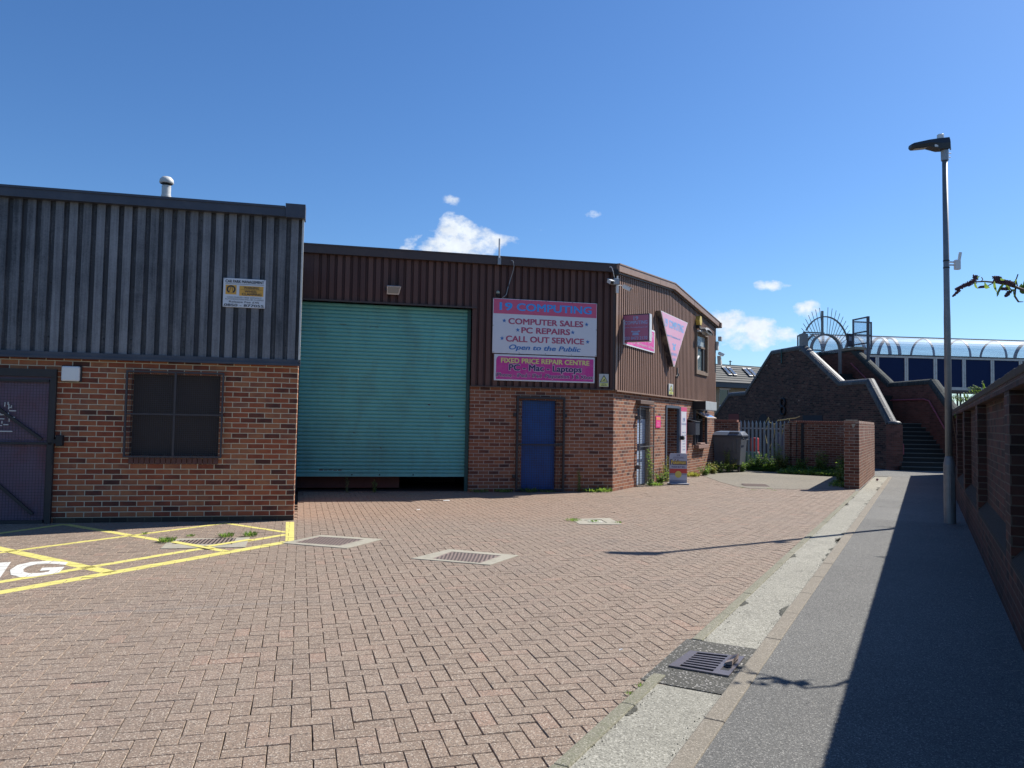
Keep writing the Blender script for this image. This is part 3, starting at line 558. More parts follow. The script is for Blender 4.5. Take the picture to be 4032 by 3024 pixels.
# wider asphalt before the steps and the court in front of the palisade
mb=MB(); A=[FA.w(14.3,2.08),FA.w(21.3,2.08),FA.w(21.3,1.69),FA.w(21.42,1.69),FA.w(21.42,-.2),Vector((19.5,27)),Vector((19.5,31)),Vector((13.6,31)),Vector((12.2,26.4))]
mb.slab([(p.x,p.y) for p in [FA.w(21.41,2.6),FA.w(21.41,-.2),Vector((20,26)),Vector((20,31.5)),Vector((12.2,31.5))]],-.1,.007); mb.slab([(p.x,p.y) for p in [FA.w(14.42,2.10),FA.w(21.4,2.10),FA.w(21.4,2.6),FA.w(14.42,2.16)]],-.1,.0065)
struct('stair_foot_path',mb,M_ASPH)
def zb(x,y): return G(2750+x/2.765,1500+y/2.765)
pts=[zb(*p) for p in [(60,1035),(250,1105),(420,1150),(560,1170),(760,1178),(1000,1180),(1180,1175),(1560,1172)]]
jit=[]
for a,b in zip(pts[:-1],pts[1:]):
    for k in range(6): t=k/6; jit.append(a.lerp(b,t)+Vector((0,random.uniform(-.07,.07))))
jit.append(pts[-1])
court=jit+[Vector((11.9,25.4)),Vector((12.1,26.7)),Vector((7.2,29.6)),Vector((6.9,27.0))]
mb=MB(); mb.slab([(p.x,p.y) for p in court],-.1,.006); struct('asphalt_court',mb,M_ASPH2)
# ================================================================== helpers for buildings
def wall_grid(mb,x0,x1,z0,z1,holes,depth=.25,y=0.,top=None):
    """wall sheet (outer face at y, towards -y) with rectangular openings, reveals of the given depth"""
    xs=sorted({x0,x1,*[h[0] for h in holes],*[h[1] for h in holes]}); zs=sorted({z0,z1,*[h[2] for h in holes],*[h[3] for h in holes]})
    xs=[x for x in xs if x0<=x<=x1]; zs=[z for z in zs if z0<=z<=z1]
    inh=lambda x,z:any(h[0]<x<h[1] and h[2]<z<h[3] for h in holes)
    for a,b in zip(xs[:-1],xs[1:]):
        for c,d in zip(zs[:-1],zs[1:]):
            if inh((a+b)/2,(c+d)/2): continue
            mb.poly([(a,y,c),(b,y,c),(b,y,d),(a,y,d)]); mb.poly([(b,y+depth,c),(a,y+depth,c),(a,y+depth,d),(b,y+depth,d)])
    for h0,h1,h2,h3 in holes:
        mb.poly([(h0,y,h2),(h0,y,h3),(h0,y+depth,h3),(h0,y+depth,h2)]); mb.poly([(h1,y,h3),(h1,y,h2),(h1,y+depth,h2),(h1,y+depth,h3)])
        mb.poly([(h0,y,h3),(h1,y,h3),(h1,y+depth,h3),(h0,y+depth,h3)]); 
        if h2>z0+.01: mb.poly([(h0,y+depth,h2),(h1,y+depth,h2),(h1,y,h2),(h0,y,h2)])
    for x in (x0,x1): 
        p=[(x,y,z0),(x,y+depth,z0),(x,y+depth,z1),(x,y,z1)]; mb.poly(p if x==x1 else p[::-1])
    mb.poly([(x0,y,z1),(x1,y,z1),(x1,y+depth,z1),(x0,y+depth,z1)])
def cladding(mb,x0,x1,zb_,zt,pitch,ridge,slope,dep,y=-.05,holes=(),vmin=.35):
    zt=zt if callable(zt) else (lambda x,_z=zt:_z); zbf=zb_ if callable(zb_) else (lambda x,_z=zb_:_z)
    x=x0; idx=0
    while x<x1:
        r_=random.random()*(1-vmin)+vmin
        tr=pitch-ridge-2*slope
        for (a,b,ya,yb,v) in ((0,ridge,0,0,r_),(ridge,ridge+slope,0,dep,.15),(ridge+slope,ridge+slope+tr,dep,dep,r_*.0+.02),(ridge+slope+tr,pitch,dep,0,.15)):  # slopes and troughs coloured darker; on the gable this is painted shade
            xa=min(x+a,x1); xb=min(x+b,x1)
            if xb-xa<1e-5: continue
            segs=[(zbf((xa+xb)/2),None)]
            lo0,lo1=zbf(xa),zbf(xb); hi0,hi1=zt(xa),zt(xb); cuts=[]
            for h in holes:
                if h[0]<=(xa+xb)/2<=h[1]: cuts.append((h[2],h[3]))
            cuts.sort(); cur=(lo0,lo1)
            for c0,c1 in cuts:
                mb.poly([(xa,y+ya,cur[0]),(xb,y+yb,cur[1]),(xb,y+yb,c0),(xa,y+ya,c0)],v); cur=(c1,c1)
            mb.poly([(xa,y+ya,cur[0]),(xb,y+yb,cur[1]),(xb,y+yb,hi1),(xa,y+ya,hi0)],v)
        x+=pitch
def grille(mb,x0,x1,z0,z1,y,px,pz,t):
    n=max(1,round((x1-x0)/px))
    for i in range(n+1): x=x0+(x1-x0)*i/n; mb.box(x-t/2,x+t/2,y-t/2,y+t/2,z0,z1)
    n=max(1,round((z1-z0)/pz))
    for i in range(n+1): z=z0+(z1-z0)*i/n; mb.box(x0,x1,y-t/2-t*.9,y+t/2-t*.9,z-t/2,z+t/2)
def frame_rect(mb,x0,x1,z0,z1,y0,y1,w_):
    mb.box(x0,x1,y0,y1,z1-w_,z1); mb.box(x0,x1,y0,y1,z0,z0+w_); mb.box(x0,x0+w_,y0,y1,z0+w_,z1-w_); mb.box(x1-w_,x1,y0,y1,z0+w_,z1-w_)
# ================================================================== GREY UNIT
gb=thing('industrial_unit','grey clad industrial unit with brick base and rusty mesh door at left','building',FY)
mb=MB(); DH=(-6.1,-3.62,0,2.13)
wall_grid(mb,-13,0,0,2.44,[(-4.85,-3.47,-.01,2.15),(-2.40,-1.14,.99,2.22)],.24)
mb.poly([(0,0,0),(-.20,4.7,0),(-.20,4.7,2.44),(0,0,2.44)]); mb.poly([(-.20,4.7,0),(-.20,13,0),(-.20,13,2.44),(-.20,4.7,2.44)]); mb.poly([(-.07,13,0),(-13,13,0),(-13,13,2.44),(-.07,13,2.44)]); mb.poly([(-13,13,0),(-13,0,0),(-13,0,2.44),(-13,13,2.44)])
part(gb,'brick_wall',mb,M_BRG)
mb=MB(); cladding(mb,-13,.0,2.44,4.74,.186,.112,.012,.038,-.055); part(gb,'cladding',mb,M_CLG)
mb=MB(); 
def sidecl(mb,xa,ya,xb,yb,z0,z1): mb.poly([(xa,ya,z0),(xb,yb,z0),(xb,yb,z1),(xa,ya,z1)],.6)
sidecl(mb,.0,-.055,-.20,4.7,2.44,4.8); sidecl(mb,-.20,4.7,-.20,13,2.44,4.8); sidecl(mb,-.06,13,-13,13,2.44,4.9); sidecl(mb,-13,13,-13,-.055,2.44,4.9)
part(gb,'side_cladding',mb,M_CLG)
mb=MB(); mb.box(-13,.035,-.10,-.02,2.405,2.437); mb.box(-13,.035,-.075,-.02,2.437,2.50); part(gb,'drip_flashing',mb,M_FASG)
mb=MB(); mb.box(-13,-.26,-.16,.1,4.73,4.885); mb.box(-13,-.26,-.175,-.16,4.855,4.89); mb.box(-.255,.045,-.17,.1,4.72,4.935); 
mb.box(-5.51,-5.5,-.163,-.16,4.73,4.88); part(gb,'fascia',mb,M_FASG)
mb=MB(); mb.box(.0,.028,-.075,-.03,2.42,4.73); part(gb,'corner_trim',mb,M_WHTW)
mb=MB(); mb.slab([(-13,.1),(-.02,.1),(-.21,4.7),(-.21,13),(-13,13)],4.78,4.86); part(gb,'roof',mb,M_FASG)
mb=MB(); mb.box(-3.38,.003,-.004,.05,0,.075); mb.box(-13,-4.97,-.004,.05,0,.075); part(gb,'plinth_course',mb,brick('plinth_brick',[(0,(.03,.025,.022)),(.5,(.06,.045,.035)),(1,(.10,.07,.05))],mortar=(.10,.09,.06),moss=.5))
# fixings
mb=MB()
k=0;x=-13.
while x<0:
    for z in (2.72,3.52,4.6):
        if (k+int(z*3))%2==0: mb.box(x+.155-.008,x+.155+.008,-.027,-.012,z-.008,z+.008)
    x+=.186;k+=1
part(gb,'cladding_fixings',mb,M_BLACK)
# door
mb=MB(); mb.box(-4.85,-3.47,.0,.05,0,2.15); d=part(gb,'door',mb,M_PURP)
mb=MB(); grille(mb,-4.83,-3.50,.03,2.08,-.025,.042,.042,.004); part(d,'mesh',mb,M_MESHM)
mb=MB(); 
mb.box(-4.95,-3.40,-.07,-.01,2.13,2.24); mb.box(-3.475,-3.40,-.06,.0,0.,2.13); mb.box(-4.95,-4.85,-.06,.0,0,2.13); mb.box(-4.9,-3.5,-.05,-.01,-.0,.05)
part(d,'frame',mb,M_DARK)
mb=MB(); mb.box(-3.49,-3.476,-.045,-.02,.05,2.09); mb.box(-4.83,-3.5,-.05,-.02,2.05,2.09); mb.box(-4.83,-3.42,-.06,-.025,1.14,1.175)
for (xa,za,xb,zb_) in ((-4.7,2.05,-3.58,1.2),(-4.7,1.09,-3.65,.12)):
    mb.prism([(xa,za),(xb,zb_),(xb+.03,zb_+.03),(xa+.03,za+.03)],-.055,-.025)
part(d,'gate_bar',mb,M_DARK)
mb=MB(); mb.bbox(-3.36,-3.27,-.11,-.02,1.12,1.28,.01); mb.box(-3.42,-3.36,-.08,-.05,1.16,1.22)
for i in range(9): mb.tube([(-3.40+.01*(i%2),-.07,1.13-i*.03),(-3.40-.01*(i%2),-.07,1.09-i*.03)],.008,5)
part(d,'padlock',mb,M_BLACK)
# graffiti scuffs on the door sheet (scratched paint)
mb=MB()
for i in range(44):
    x=-4.40+random.random()*.42; z=1.38+random.random()*.34; 
    mb.box(x,x+random.uniform(.02,.10),-.038,-.034,z,z+.014) if i%2 else mb.box(x,x+.013,-.038,-.034,z,z+random.uniform(.03,.09))
mb.box(-4.42,-3.95,-.038,-.034,1.32,1.335)
part(d,'scratched_mark',mb,M_WHTW)
# window with caged grille
mb=MB(); mb.box(-2.40,-1.14,.14,.17,.99,2.22); wn_=part(gb,'window',mb,mat('boarded_window',(.040,.029,.027),.7,var=.3,vs=2))
mb=MB(); frame_rect(mb,-2.46,-1.08,.965,2.26,-.09,-.065,.025); mb.box(-1.785,-1.755,-.09,-.065,.99,2.235); mb.box(-2.435,-1.105,-.092,-.067,1.60,1.625)
for x in (-2.455,-1.105):
    for z in (.975,1.6,2.235): mb.box(x,x+.02,-.065,.0,z,z+.02)
fr_=part(wn_,'guard_frame',mb,M_MESHM)
mb=MB(); grille(mb,-2.435,-1.105,.99,2.235,-.06,.03,.03,.0035); part(wn_,'mesh',mb,M_MESHM)
mb=MB()
for i in range(17): mb.bbox(-2.40+i*.0745+.004,-2.40+(i+1)*.0745-.004,-.022,.1,.865,.985,.006)
part(wn_,'brick_sill',mb,mat('sill_brick',(.12,.06,.055),.85,var=.35,vs=9))
# vent pipe
t=thing('roof_vent_pipe','pale grey roof vent pipe with mushroom cowl above the grey unit','vent pipe',FY.sub(-2.23,1.0,4.86))
mb=MB(); mb.lathe([(.07,0),(.07,.33),(.078,.33),(.078,.36),(.07,.36),(.072,.52)]); part(t,'pipe',mb,M_WHTW,smooth=False)
mb=MB(); mb.lathe([(.045,.50),(.05,.565),(.10,.555),(.113,.575),(.105,.625),(.07,.665),(.02,.68)]); part(t,'cowl',mb,M_WHTW,smooth=True)
mb=MB(); mb.lathe([(.074,.50),(.06,.512),(.06,.56),(.09,.5545)]); part(t,'dark_neck',mb,M_BLACK)
# white wall box
t=thing('wall_light','square white bulkhead lamp on the brick beside the maroon mesh door','wall light',FY.sub(-3.21,0,2.185))
mb=MB(); mb.bbox(-.135,.135,-.035,0,-.12,.12,.008); part(t,'backplate',mb,M_DARK)
mb=MB(); mb.bbox(-.122,.122,-.095,-.035,-.112,.108,.02); part(t,'diffuser',mb,M_WHT)
# parking sign
t=thing('warning_sign','white and orange CAR PARK MANAGEMENT wheel clamping sign on grey cladding','sign',FY.sub(-1.14,-.075,3.28))
W_,H_=.62,.445
mb=MB(); mb.bbox(0,W_,-.01,.02,0,H_,.003); part(t,'board',mb,M_SWHT)
mb=MB(); y=-.0125
txt(mb,'CAR PARK MANAGEMENT',.03,.595,.375,.42,y,.03); mb.box(.03,.595,y,y+.001,.356,.360)
txt(mb,'WARNING',.30,.525,.288,.325,y-.002,.015); mb.box(.25,.58,y-.002,y-.001,.279,.282); txt(mb,'WHEEL',.315,.5,.232,.268,y-.002,.015); txt(mb,'CLAMPING',.275,.565,.188,.226,y-.002,.02)
txt(mb,'CARS PARKED HERE WITHOUT',.06,.565,.142,.162,y); txt(mb,'AUTHORISATION WILL BE CLAMPED',.03,.60,.112,.133,y); txt(mb,'Release Fee £45',.09,.53,.068,.098,y,.01); txt(mb,'0850 - 877055',.02,.60,.012,.05,y,.02)
for x in (.012,.60): 
    for z in (.01,.43): mb.box(x,x+.008,y,y+.001,z,z+.008)
part(t,'lettering',mb,M_SBLK)
mb=MB(); mb.box(.235,.59,-.0118,-.011,.18,.335); mb.box(.035,.195,-.0118,-.011,.195,.34); part(t,'orange_panel',mb,M_SORG)
mb=MB()
for i in range(20):
    a0=R(-60+i*15); a1=R(-60+(i+1)*15); c=(.115,.272)
    mb.poly([(c[0]+.066*math.cos(a0),-.0135,c[1]+.062*math.sin(a0)),(c[0]+.066*math.cos(a1),-.0135,c[1]+.062*math.sin(a1)),(c[0]+.044*math.cos(a1),-.0135,c[1]+.042*math.sin(a1)),(c[0]+.044*math.cos(a0),-.0135,c[1]+.042*math.sin(a0))][::-1])
for a,b_ in (((.085,.22),(.108,.315)),((.145,.22),(.122,.315)),((.08,.212),(.15,.218))): mb.poly([(a[0],-.0137,a[1]),(a[0]+.007,-.0137,a[1]),(b_[0]+.007,-.0137,b_[1]),(b_[0],-.0137,b_[1]+.004)])
part(t,'clamp_emblem',mb,M_SBLK)
# ================================================================== BROWN UNIT
bb=thing('computer_shop_building','brown clad shop unit with teal roller shutter and brick base','building',FB)
OX0,OX1=-7.22,-3.43
mb=MB(); wall_grid(mb,OX1,-.0,0,2.40,[(-2.22,-1.40,-.01,2.10)],.25); part(bb,'brick_wall',mb,M_BRB); mb=MB(); wall_grid(mb,-14,OX0,0,2.40,[],.25)
mb.poly([(-14,.25,0),(-14,12,0),(-14,12,2.4),(-14,.25,2.4)][::-1])
part(bb,'brick_wall',mb,M_BRB)
GH=[(1.72,2.80,-.01,2.02),(4.20,5.42,-.01,2.08),(7.18,8.55,.97,2.16)]
mb=MB(); wall_grid(mb,0,9.87,0,2.40,GH,.25); 
part(bb,'brick_wall',mb,M_BRB,FG)
ztop=lambda s: 5.20+(5.49-5.20)*s/4.45 if s<4.45 else 5.49+(5.03-5.49)*(s-4.45)/5.4
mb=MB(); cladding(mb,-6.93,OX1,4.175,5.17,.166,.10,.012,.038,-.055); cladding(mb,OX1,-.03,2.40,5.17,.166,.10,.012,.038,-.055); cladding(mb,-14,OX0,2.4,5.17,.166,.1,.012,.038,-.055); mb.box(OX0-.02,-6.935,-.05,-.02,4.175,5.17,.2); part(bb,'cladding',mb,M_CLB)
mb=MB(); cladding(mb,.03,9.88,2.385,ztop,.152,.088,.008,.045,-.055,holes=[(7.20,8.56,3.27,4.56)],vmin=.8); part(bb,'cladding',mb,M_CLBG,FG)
mb=MB(); mb.box(.02,.055,-.02,.03,2.4,5.2); 
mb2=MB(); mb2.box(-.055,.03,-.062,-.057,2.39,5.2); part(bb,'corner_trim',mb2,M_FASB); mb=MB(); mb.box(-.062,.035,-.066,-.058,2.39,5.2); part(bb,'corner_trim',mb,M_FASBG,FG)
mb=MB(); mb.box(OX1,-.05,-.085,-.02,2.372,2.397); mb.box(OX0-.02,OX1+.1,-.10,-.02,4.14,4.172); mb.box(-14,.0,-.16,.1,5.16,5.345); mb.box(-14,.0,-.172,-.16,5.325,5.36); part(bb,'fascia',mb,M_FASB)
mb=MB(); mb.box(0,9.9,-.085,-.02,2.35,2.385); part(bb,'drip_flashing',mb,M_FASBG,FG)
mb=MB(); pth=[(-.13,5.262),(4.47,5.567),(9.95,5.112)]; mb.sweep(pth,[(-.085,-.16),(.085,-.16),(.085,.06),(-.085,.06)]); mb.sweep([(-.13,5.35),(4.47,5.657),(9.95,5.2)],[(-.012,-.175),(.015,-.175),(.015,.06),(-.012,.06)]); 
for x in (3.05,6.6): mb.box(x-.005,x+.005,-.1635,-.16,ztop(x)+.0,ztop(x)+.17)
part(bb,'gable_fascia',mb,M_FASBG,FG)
mb=MB(); mb.sweep([(-.0,5.172),(4.45,5.475),(9.9,5.02)],[(-.03,-.10),(.03,-.10),(.03,-.04),(-.03,-.04)]); part(bb,'gable_gutter',mb,M_FASB,FG)
mb=MB(); mb.bbox(9.90,10.06,-.22,.1,5.0,5.19,.02); part(bb,'gutter_end',mb,M_FASBG,FG)
# roof over both slopes, back and end walls
e0=Vector((*PB,0))
def gp(s,z,k): q=FG.w(s,0,z)-Vector((FB.ux.x,FB.ux.y,0))*k; return (q.x,q.y,q.z)
mb=MB(); mb.poly([gp(0,5.3,0),gp(4.45,5.6,0),gp(4.45,5.6,15),gp(0,5.3,15)]); mb.poly([gp(4.45,5.6,0),gp(9.87,5.12,0),gp(9.87,5.12,15),gp(4.45,5.6,15)]); 
part(bb,'roof',mb,M_FASB,WORLD)
mb=MB(); mb.poly([gp(9.87,0,0),gp(9.87,5.12,0),gp(9.87,5.12,15),gp(9.87,0,15)]); mb.poly([gp(0,0,15),gp(9.87,0,15),gp(9.87,5.12,15),gp(4.45,5.6,15),gp(0,5.3,15)]); part(bb,'rear_wall',mb,M_BRB,WORLD)
# corrugated roof sheet ends peeping above the fascia
mb=MB()
for i in range(26):
    x=-7.0+i*.275; mb.lathe([(.028,0),(.022,.012),(.008,.018)],x,-.02,8); 
for q in range(0): pass
rb=part(bb,'roof_bolt',mb,M_FASB,z=0.); rb.matrix_basis=rb.matrix_basis@Matrix.Translation((0,0,5.36))
# roller shutter
mb=MB(); zz=.40; pr=[]
while zz<4.14:
    for f_,yv in ((0,.002),(.10,-.012),(.30,-.021),(.55,-.024),(.78,-.018),(.90,-.004),(.95,.006)): pr.append((zz+f_*.0815,.17+yv))
    zz+=.0815
for (za,ya),(zc_,yc_) in zip(pr[:-1],pr[1:]): mb.poly([(OX0,ya,za),(OX1+.0,ya,za),(OX1+.0,yc_,zc_),(OX0,yc_,zc_)])
sh_=part(bb,'roller_shutter',mb,M_TEAL)
mb=MB(); mb.box(OX0,OX1,.145,.18,.33,.40); part(sh_,'bottom_rail',mb,M_TEAL)
mb=MB(); mb.box(OX1-.075,OX1,.10,.19,.0,4.14); part(sh_,'guide_rail',mb,M_TEALR); mb=MB(); mb.box(OX0,OX0+.05,.10,.19,0,4.14); part(sh_,'guide_rail',mb,M_TEALR)
mb=MB()
for (x,z,a,b_) in ((-5.35,1.9,.10,.035),(-4.36,1.93,.05,.03),(-6.1,1.5,.09,.025),(-3.9,1.68,.12,.022),(-5.45,.43,.04,.05),(-6.7,.46,.5,.025),(-4.5,.52,.3,.02),(-6.35,3.67,.15,.014),(-5.7,3.64,.2,.012),(-5.25,3.6,.1,.014),(-5.0,2.95,.06,.014),(-5.4,.95,.03,.03),(-6.0,1.28,.05,.015),(-3.75,3.2,.08,.012)):
    n_=5
    for i in range(n_): xx=x+a*i/n_; mb.box(xx,xx+a/n_*.8,.1505,.154,z+random.uniform(-.3,.3)*b_,z+b_*random.uniform(.5,1))
part(sh_,'rust_scuff',mb,M_RUST)
mb=MB()
for x in (-6.0,-4.66,-5.4): mb.lathe([(.012,0),(.012,.006)],0,0,8) if 0 else mb.box(x-.014,x+.014,.138,.146,.355,.383)
part(sh_,'rail_bolt',mb,M_BLACK)
# interior
mb=MB(); mb.box(OX0-.1,-4.93,.55,.60,.05,.9); part(bb,'leaning_board',mb,mat('brown_board',(.15,.07,.055),.8,var=.4,vs=2,dirt=(.05,.03,.03),dirtamt=.6,ds=2))
mb=MB(); mb.box(OX0-.1,OX1+.1,2.6,2.65,0,2.4); mb.poly([(OX0-.1,.2,.012),(OX1+.1,.2,.012),(OX1+.1,2.6,.012),(OX0-.1,2.6,.012)]); part(bb,'interior_wall',mb,M_INT)
# blue door with cage
mb=MB(); mb.box(-2.22,-1.40,.12,.16,0,2.10); bd=part(bb,'blue_door',mb,M_BLUE)
mb=MB(); frame_rect(mb,-2.36,-1.21,.02,2.17,-.075,-.03,.045); mb.box(-2.32,-1.25,-.07,-.04,1.06,1.09); mb.box(-2.36,-1.21,-.075,.0,2.17,2.175); 
for x in (-2.40,-1.19): 
    for z in (.35,1.75): mb.bbox(x-.03,x+.03,-.07,0,z-.04,z+.04,.01)
part(bd,'cage_frame',mb,M_DARK)
mb=MB(); grille(mb,-2.32,-1.25,.06,2.13,-.05,.055,.055,.005); part(bd,'mesh',mb,M_DARK)
# --- gable openings
# caged door
mb=MB(); mb.box(1.72,2.80,.20,.23,0,2.02); gd=part(bb,'caged_door',mb,M_INT,FG)
mb=MB(); mb.box(1.72,2.80,.12,.16,.02,2.0); part(gd,'door_leaf',mb,mat('pale_blue_door',(.50,.60,.75),.5,var=.1),FG)
mb=MB(); mb.box(1.74,2.78,.114,.1195,1.72,1.98); mb.box(1.74,2.78,.114,.1195,.90,1.08); part(gd,'door_panel',mb,M_NAVY,FG)
mb=MB(); mb.box(2.70,2.78,.0,.10,.0,2.0); part(gd,'door_post',mb,mat('timber_post',(.30,.21,.14),.7),FG)
mb=MB(); frame_rect(mb,1.66,2.86,.03,2.06,-.09,-.065,.03); mb.box(1.7,2.82,-.09,-.065,1.0,1.03)
for z in (.5,1.75): mb.bbox(1.60,1.68,-.12,.0,z-.05,z+.05,.012)
part(gd,'cage_frame',mb,mat('cage_steel',(.12,.12,.125),.5,metal=.4),FG)
mb=MB(); grille(mb,1.7,2.82,.07,2.02,-.08,.075,.062,.0045); part(gd,'mesh',mb,mat('cage_mesh',(.07,.07,.07),.5,metal=.4),FG)
mb=MB(); mb.bbox(1.6,2.72,-.13,.0,2.10,2.20,.01); part(gd,'lintel_box',mb,mat('brown_lintel',(.13,.08,.06),.7),FG)
# open doorway with lobby
mb=MB(); mb.box(5.44,5.46,.25,1.4,0,2.3); mb.poly([(3.6,1.3,0),(6.2,1.3,0),(6.2,1.3,2.3),(3.6,1.3,2.3)]); mb.poly([(4.18,.25,0),(4.18,1.3,0),(4.18,1.3,2.3),(4.18,.25,2.3)][::-1]); mb.poly([(3.6,1.3,2.3),(6.2,1.3,2.3),(6.2,.25,2.3),(3.6,.25,2.3)])
part(bb,'lobby_wall',mb,M_BRB,FG)
mb=MB(); mb.box(4.14,4.22,-.03,.12,0,2.14); mb.box(4.22,5.46,-.03,.12,2.07,2.14); mb.box(5.39,5.46,-.03,.03,0,2.07); dw=part(bb,'door_frame',mb,mat('grey_door_frame',(.08,.10,.13),.5),FG)
mb=MB(); mb.box(4.26,4.33,.10,.95,.02,2.06); part(bb,'open_door',mb,M_BLUE,FG)
mb=MB(); mb.box(4.1,5.7,-.12,.2,.007,.035); part(bb,'threshold',mb,mat('threshold_stone',(.4,.33,.3),.8),FG)
# ground floor window, hopper, sill, roller box
mb=MB(); mb.box(7.18,8.55,.14,.18,.97,2.16); gw=part(bb,'shop_window',mb,M_GLASSD,FG)
mb=MB(); frame_rect(mb,7.18,8.55,.97,2.16,.06,.13,.05); mb.box(7.84,7.9,.05,.13,.97,1.75); mb.box(7.2,8.5,.05,.13,1.74,1.79); part(gw,'frame',mb,M_GREYD,FG)
mb=MB(); mb.mesh([(7.3,-.02,2.0),(8.5,-.02,2.0),(8.5,-.40,1.80),(7.3,-.40,1.80),(7.3,-.0,2.03),(8.5,-.0,2.03),(8.5,-.41,1.83),(7.3,-.41,1.83)],[(0,3,2,1),(4,5,6,7),(0,1,5,4),(1,2,6,5),(2,3,7,6),(3,0,4,7)]); part(gw,'open_vent',mb,[mat('vent_frame',(.42,.3,.22),.5)],FG)
mb=MB(); mb.mesh([(7.42,-.06,2.018),(8.38,-.06,2.018),(8.38,-.37,1.858),(7.42,-.37,1.858)],[(3,2,1,0)]); part(gw,'vent_glass',mb,mat('vent_glass',(.25,.4,.7),.05,spec=1.),FG)
mb=MB(); mb.bbox(7.22,8.5,-.16,.06,.84,.96,.01); mb.bbox(7.5,8.1,-.15,.0,.96,1.02,.03); part(gw,'sill',mb,mat('broken_sill',(.24,.14,.11),.85,var=.3,bump=.5),FG)
mb=MB(); mb.bbox(7.02,8.45,-.42,.0,2.07,2.345,.008); part(gw,'roller_box',mb,mat('roller_box_white',(.42,.44,.44),.45),FG)
mb=MB(); mb.box(7.0,7.017,-.42,.0,2.07,2.345); part(gw,'roller_box_end_shade',mb,M_BLACK,FG)  # black plate stands in for shade on the near end of the box
for xa in (7.10,8.55): mb=MB(); mb.box(xa,xa+.06,-.08,0,.95,2.08); part(gw,'guide_rail',mb,M_GREYD,FG)
# upper window
mb=MB(); mb.box(7.28,8.48,.02,.05,3.36,4.5); uw=part(bb,'upper_window',mb,mat('upper_glass',(.13,.17,.18),.12,var=.4,vs=1.5,spec=.8),FG)
mb=MB(); frame_rect(mb,7.12,8.62,3.22,4.62,-.10,-.05,.10); mb.box(7.22,8.52,-.05,.06,3.30,3.36); mb.box(7.16,7.24,-.06,.06,3.32,4.55); mb.box(8.50,8.58,-.06,.06,3.32,4.55); mb.box(7.2,8.55,-.05,.06,4.50,4.58); mb.box(7.22,8.52,-.03,.02,4.10,4.16); part(uw,'frame',mb,M_BRNF,FG)
mb=MB(); mb.box(7.24,8.5,.0,.018,4.16,4.5); part(uw,'upper_pane',mb,M_GLASSB,FG)
mb=MB(); mb.box(8.2,8.50,-.02,.018,3.36,4.10); part(uw,'inner_shade',mb,M_BLACK,FG)
mb=MB(); mb.tube([(7.27,-.012,3.62),(7.7,-.012,3.82)],.03,8); mb.tube([(7.27,-.012,3.62),(7.27,-.012,3.80)],.025,8); mb.tube([(7.3,-.01,3.37),(7.3,-.01,3.5)],.035,8); part(uw,'inside_handle',mb,M_WHT,FG)
# ================================================================== signs on the brown unit
# big shop board
sx0,sz0,sw,shh=-2.96,3.148,2.49,1.252
t=thing('shop_sign','large white and pink 19 COMPUTING board on brown cladding','sign',FB.sub(sx0,-.075,sz0))
mb=MB(); mb.bbox(0,sw,-.012,.02,0,shh,.004); part(t,'board',mb,M_SWHT)
ZP=.905
mb=MB(); mb.box(.012,sw-.012,-.0145,-.0125,ZP,shh-.012); part(t,'pink_header',mb,M_SPINK)
fx=lambda p:(p-245)/1127*sw
fz=lambda v:shh*(1-v)
mb=MB(); y=-.0165
txt(mb,'19',fx(312),fx(450),.985,1.165,y,.03); txt(mb,'COMPUTING',fx(495),fx(1312),.985,1.165,y,.03); part(t,'lettering',mb,M_SBLUE)
mb=MB(); txt(mb,'COMPUTER SALES',fx(408),fx(1220),fz(.462),fz(.352),y,.03); txt(mb,'PC REPAIRS',fx(548),fx(1076),fz(.62),fz(.51),y,.03); txt(mb,'CALL OUT SERVICE',fx(385),fx(1232),fz(.785),fz(.675),y,.03); part(t,'lettering',mb,M_SCRIM)
mb=MB(); txt(mb,'Open to the Public',fx(420),fx(1196),fz(.955),fz(.835),y,.025,.25)
for px,v in ((365,.405),(1257,.405),(510,.565),(1105,.565),(345,.73),(1272,.73)): star(mb,fx(px),fz(v),.052,y)
part(t,'lettering',mb,M_SBLU2)
mb=MB()
for x in (.01,.62,1.24,1.87,2.46):
    for z in (.012,1.232): mb.box(x,x+.014,-.019,-.012,z,z+.014)
for x in (0.0,2.47): mb.box(x,x+.014,-.019,-.012,.62,.634)
part(t,'screw',mb,M_BLACK)
t=thing('repair_sign','magenta FIXED PRICE REPAIR CENTRE board under the large shop board','sign',FB.sub(-2.91,-.075,2.525))
W2_,H2_=2.40,.60
mb=MB(); mb.bbox(0,W2_,-.012,.02,0,H2_,.004); part(t,'board',mb,M_SWHT)
mb=MB(); mb.prism([(.045,.03),(W2_-.03,.03),(W2_-.03,H2_-.045),(.10,H2_-.045),(.06,H2_-.08),(.045,H2_-.13)],-.0145,-.0125); part(t,'magenta_panel',mb,M_SMAG)
fx2=lambda p:(p-262)/1078*W2_
mb=MB(); txt(mb,'FIXED PRICE REPAIR CENTRE',fx2(332),fx2(1280),.405,.52,y,.028); part(t,'lettering',mb,M_SYEL)
mb=MB(); txt(mb,'PC - Mac - Laptops',fx2(412),fx2(1200),.180,.390,y,.07); txt(mb,'iPhone - iPod - iPad -Playstation 3 & Xbox',fx2(278),fx2(1327),.052,.183,y,.045); part(t,'letter_outline',mb,flat('outline_pink',(.70,.50,.60)))
mb=MB(); txt(mb,'PC - Mac - Laptops',fx2(416),fx2(1195),.193,.38,y-.0015,.03); txt(mb,'iPhone - iPod - iPad -Playstation 3 & Xbox',fx2(281),fx2(1322),.062,.175,y-.0015,.01); part(t,'lettering',mb,M_SNAV)
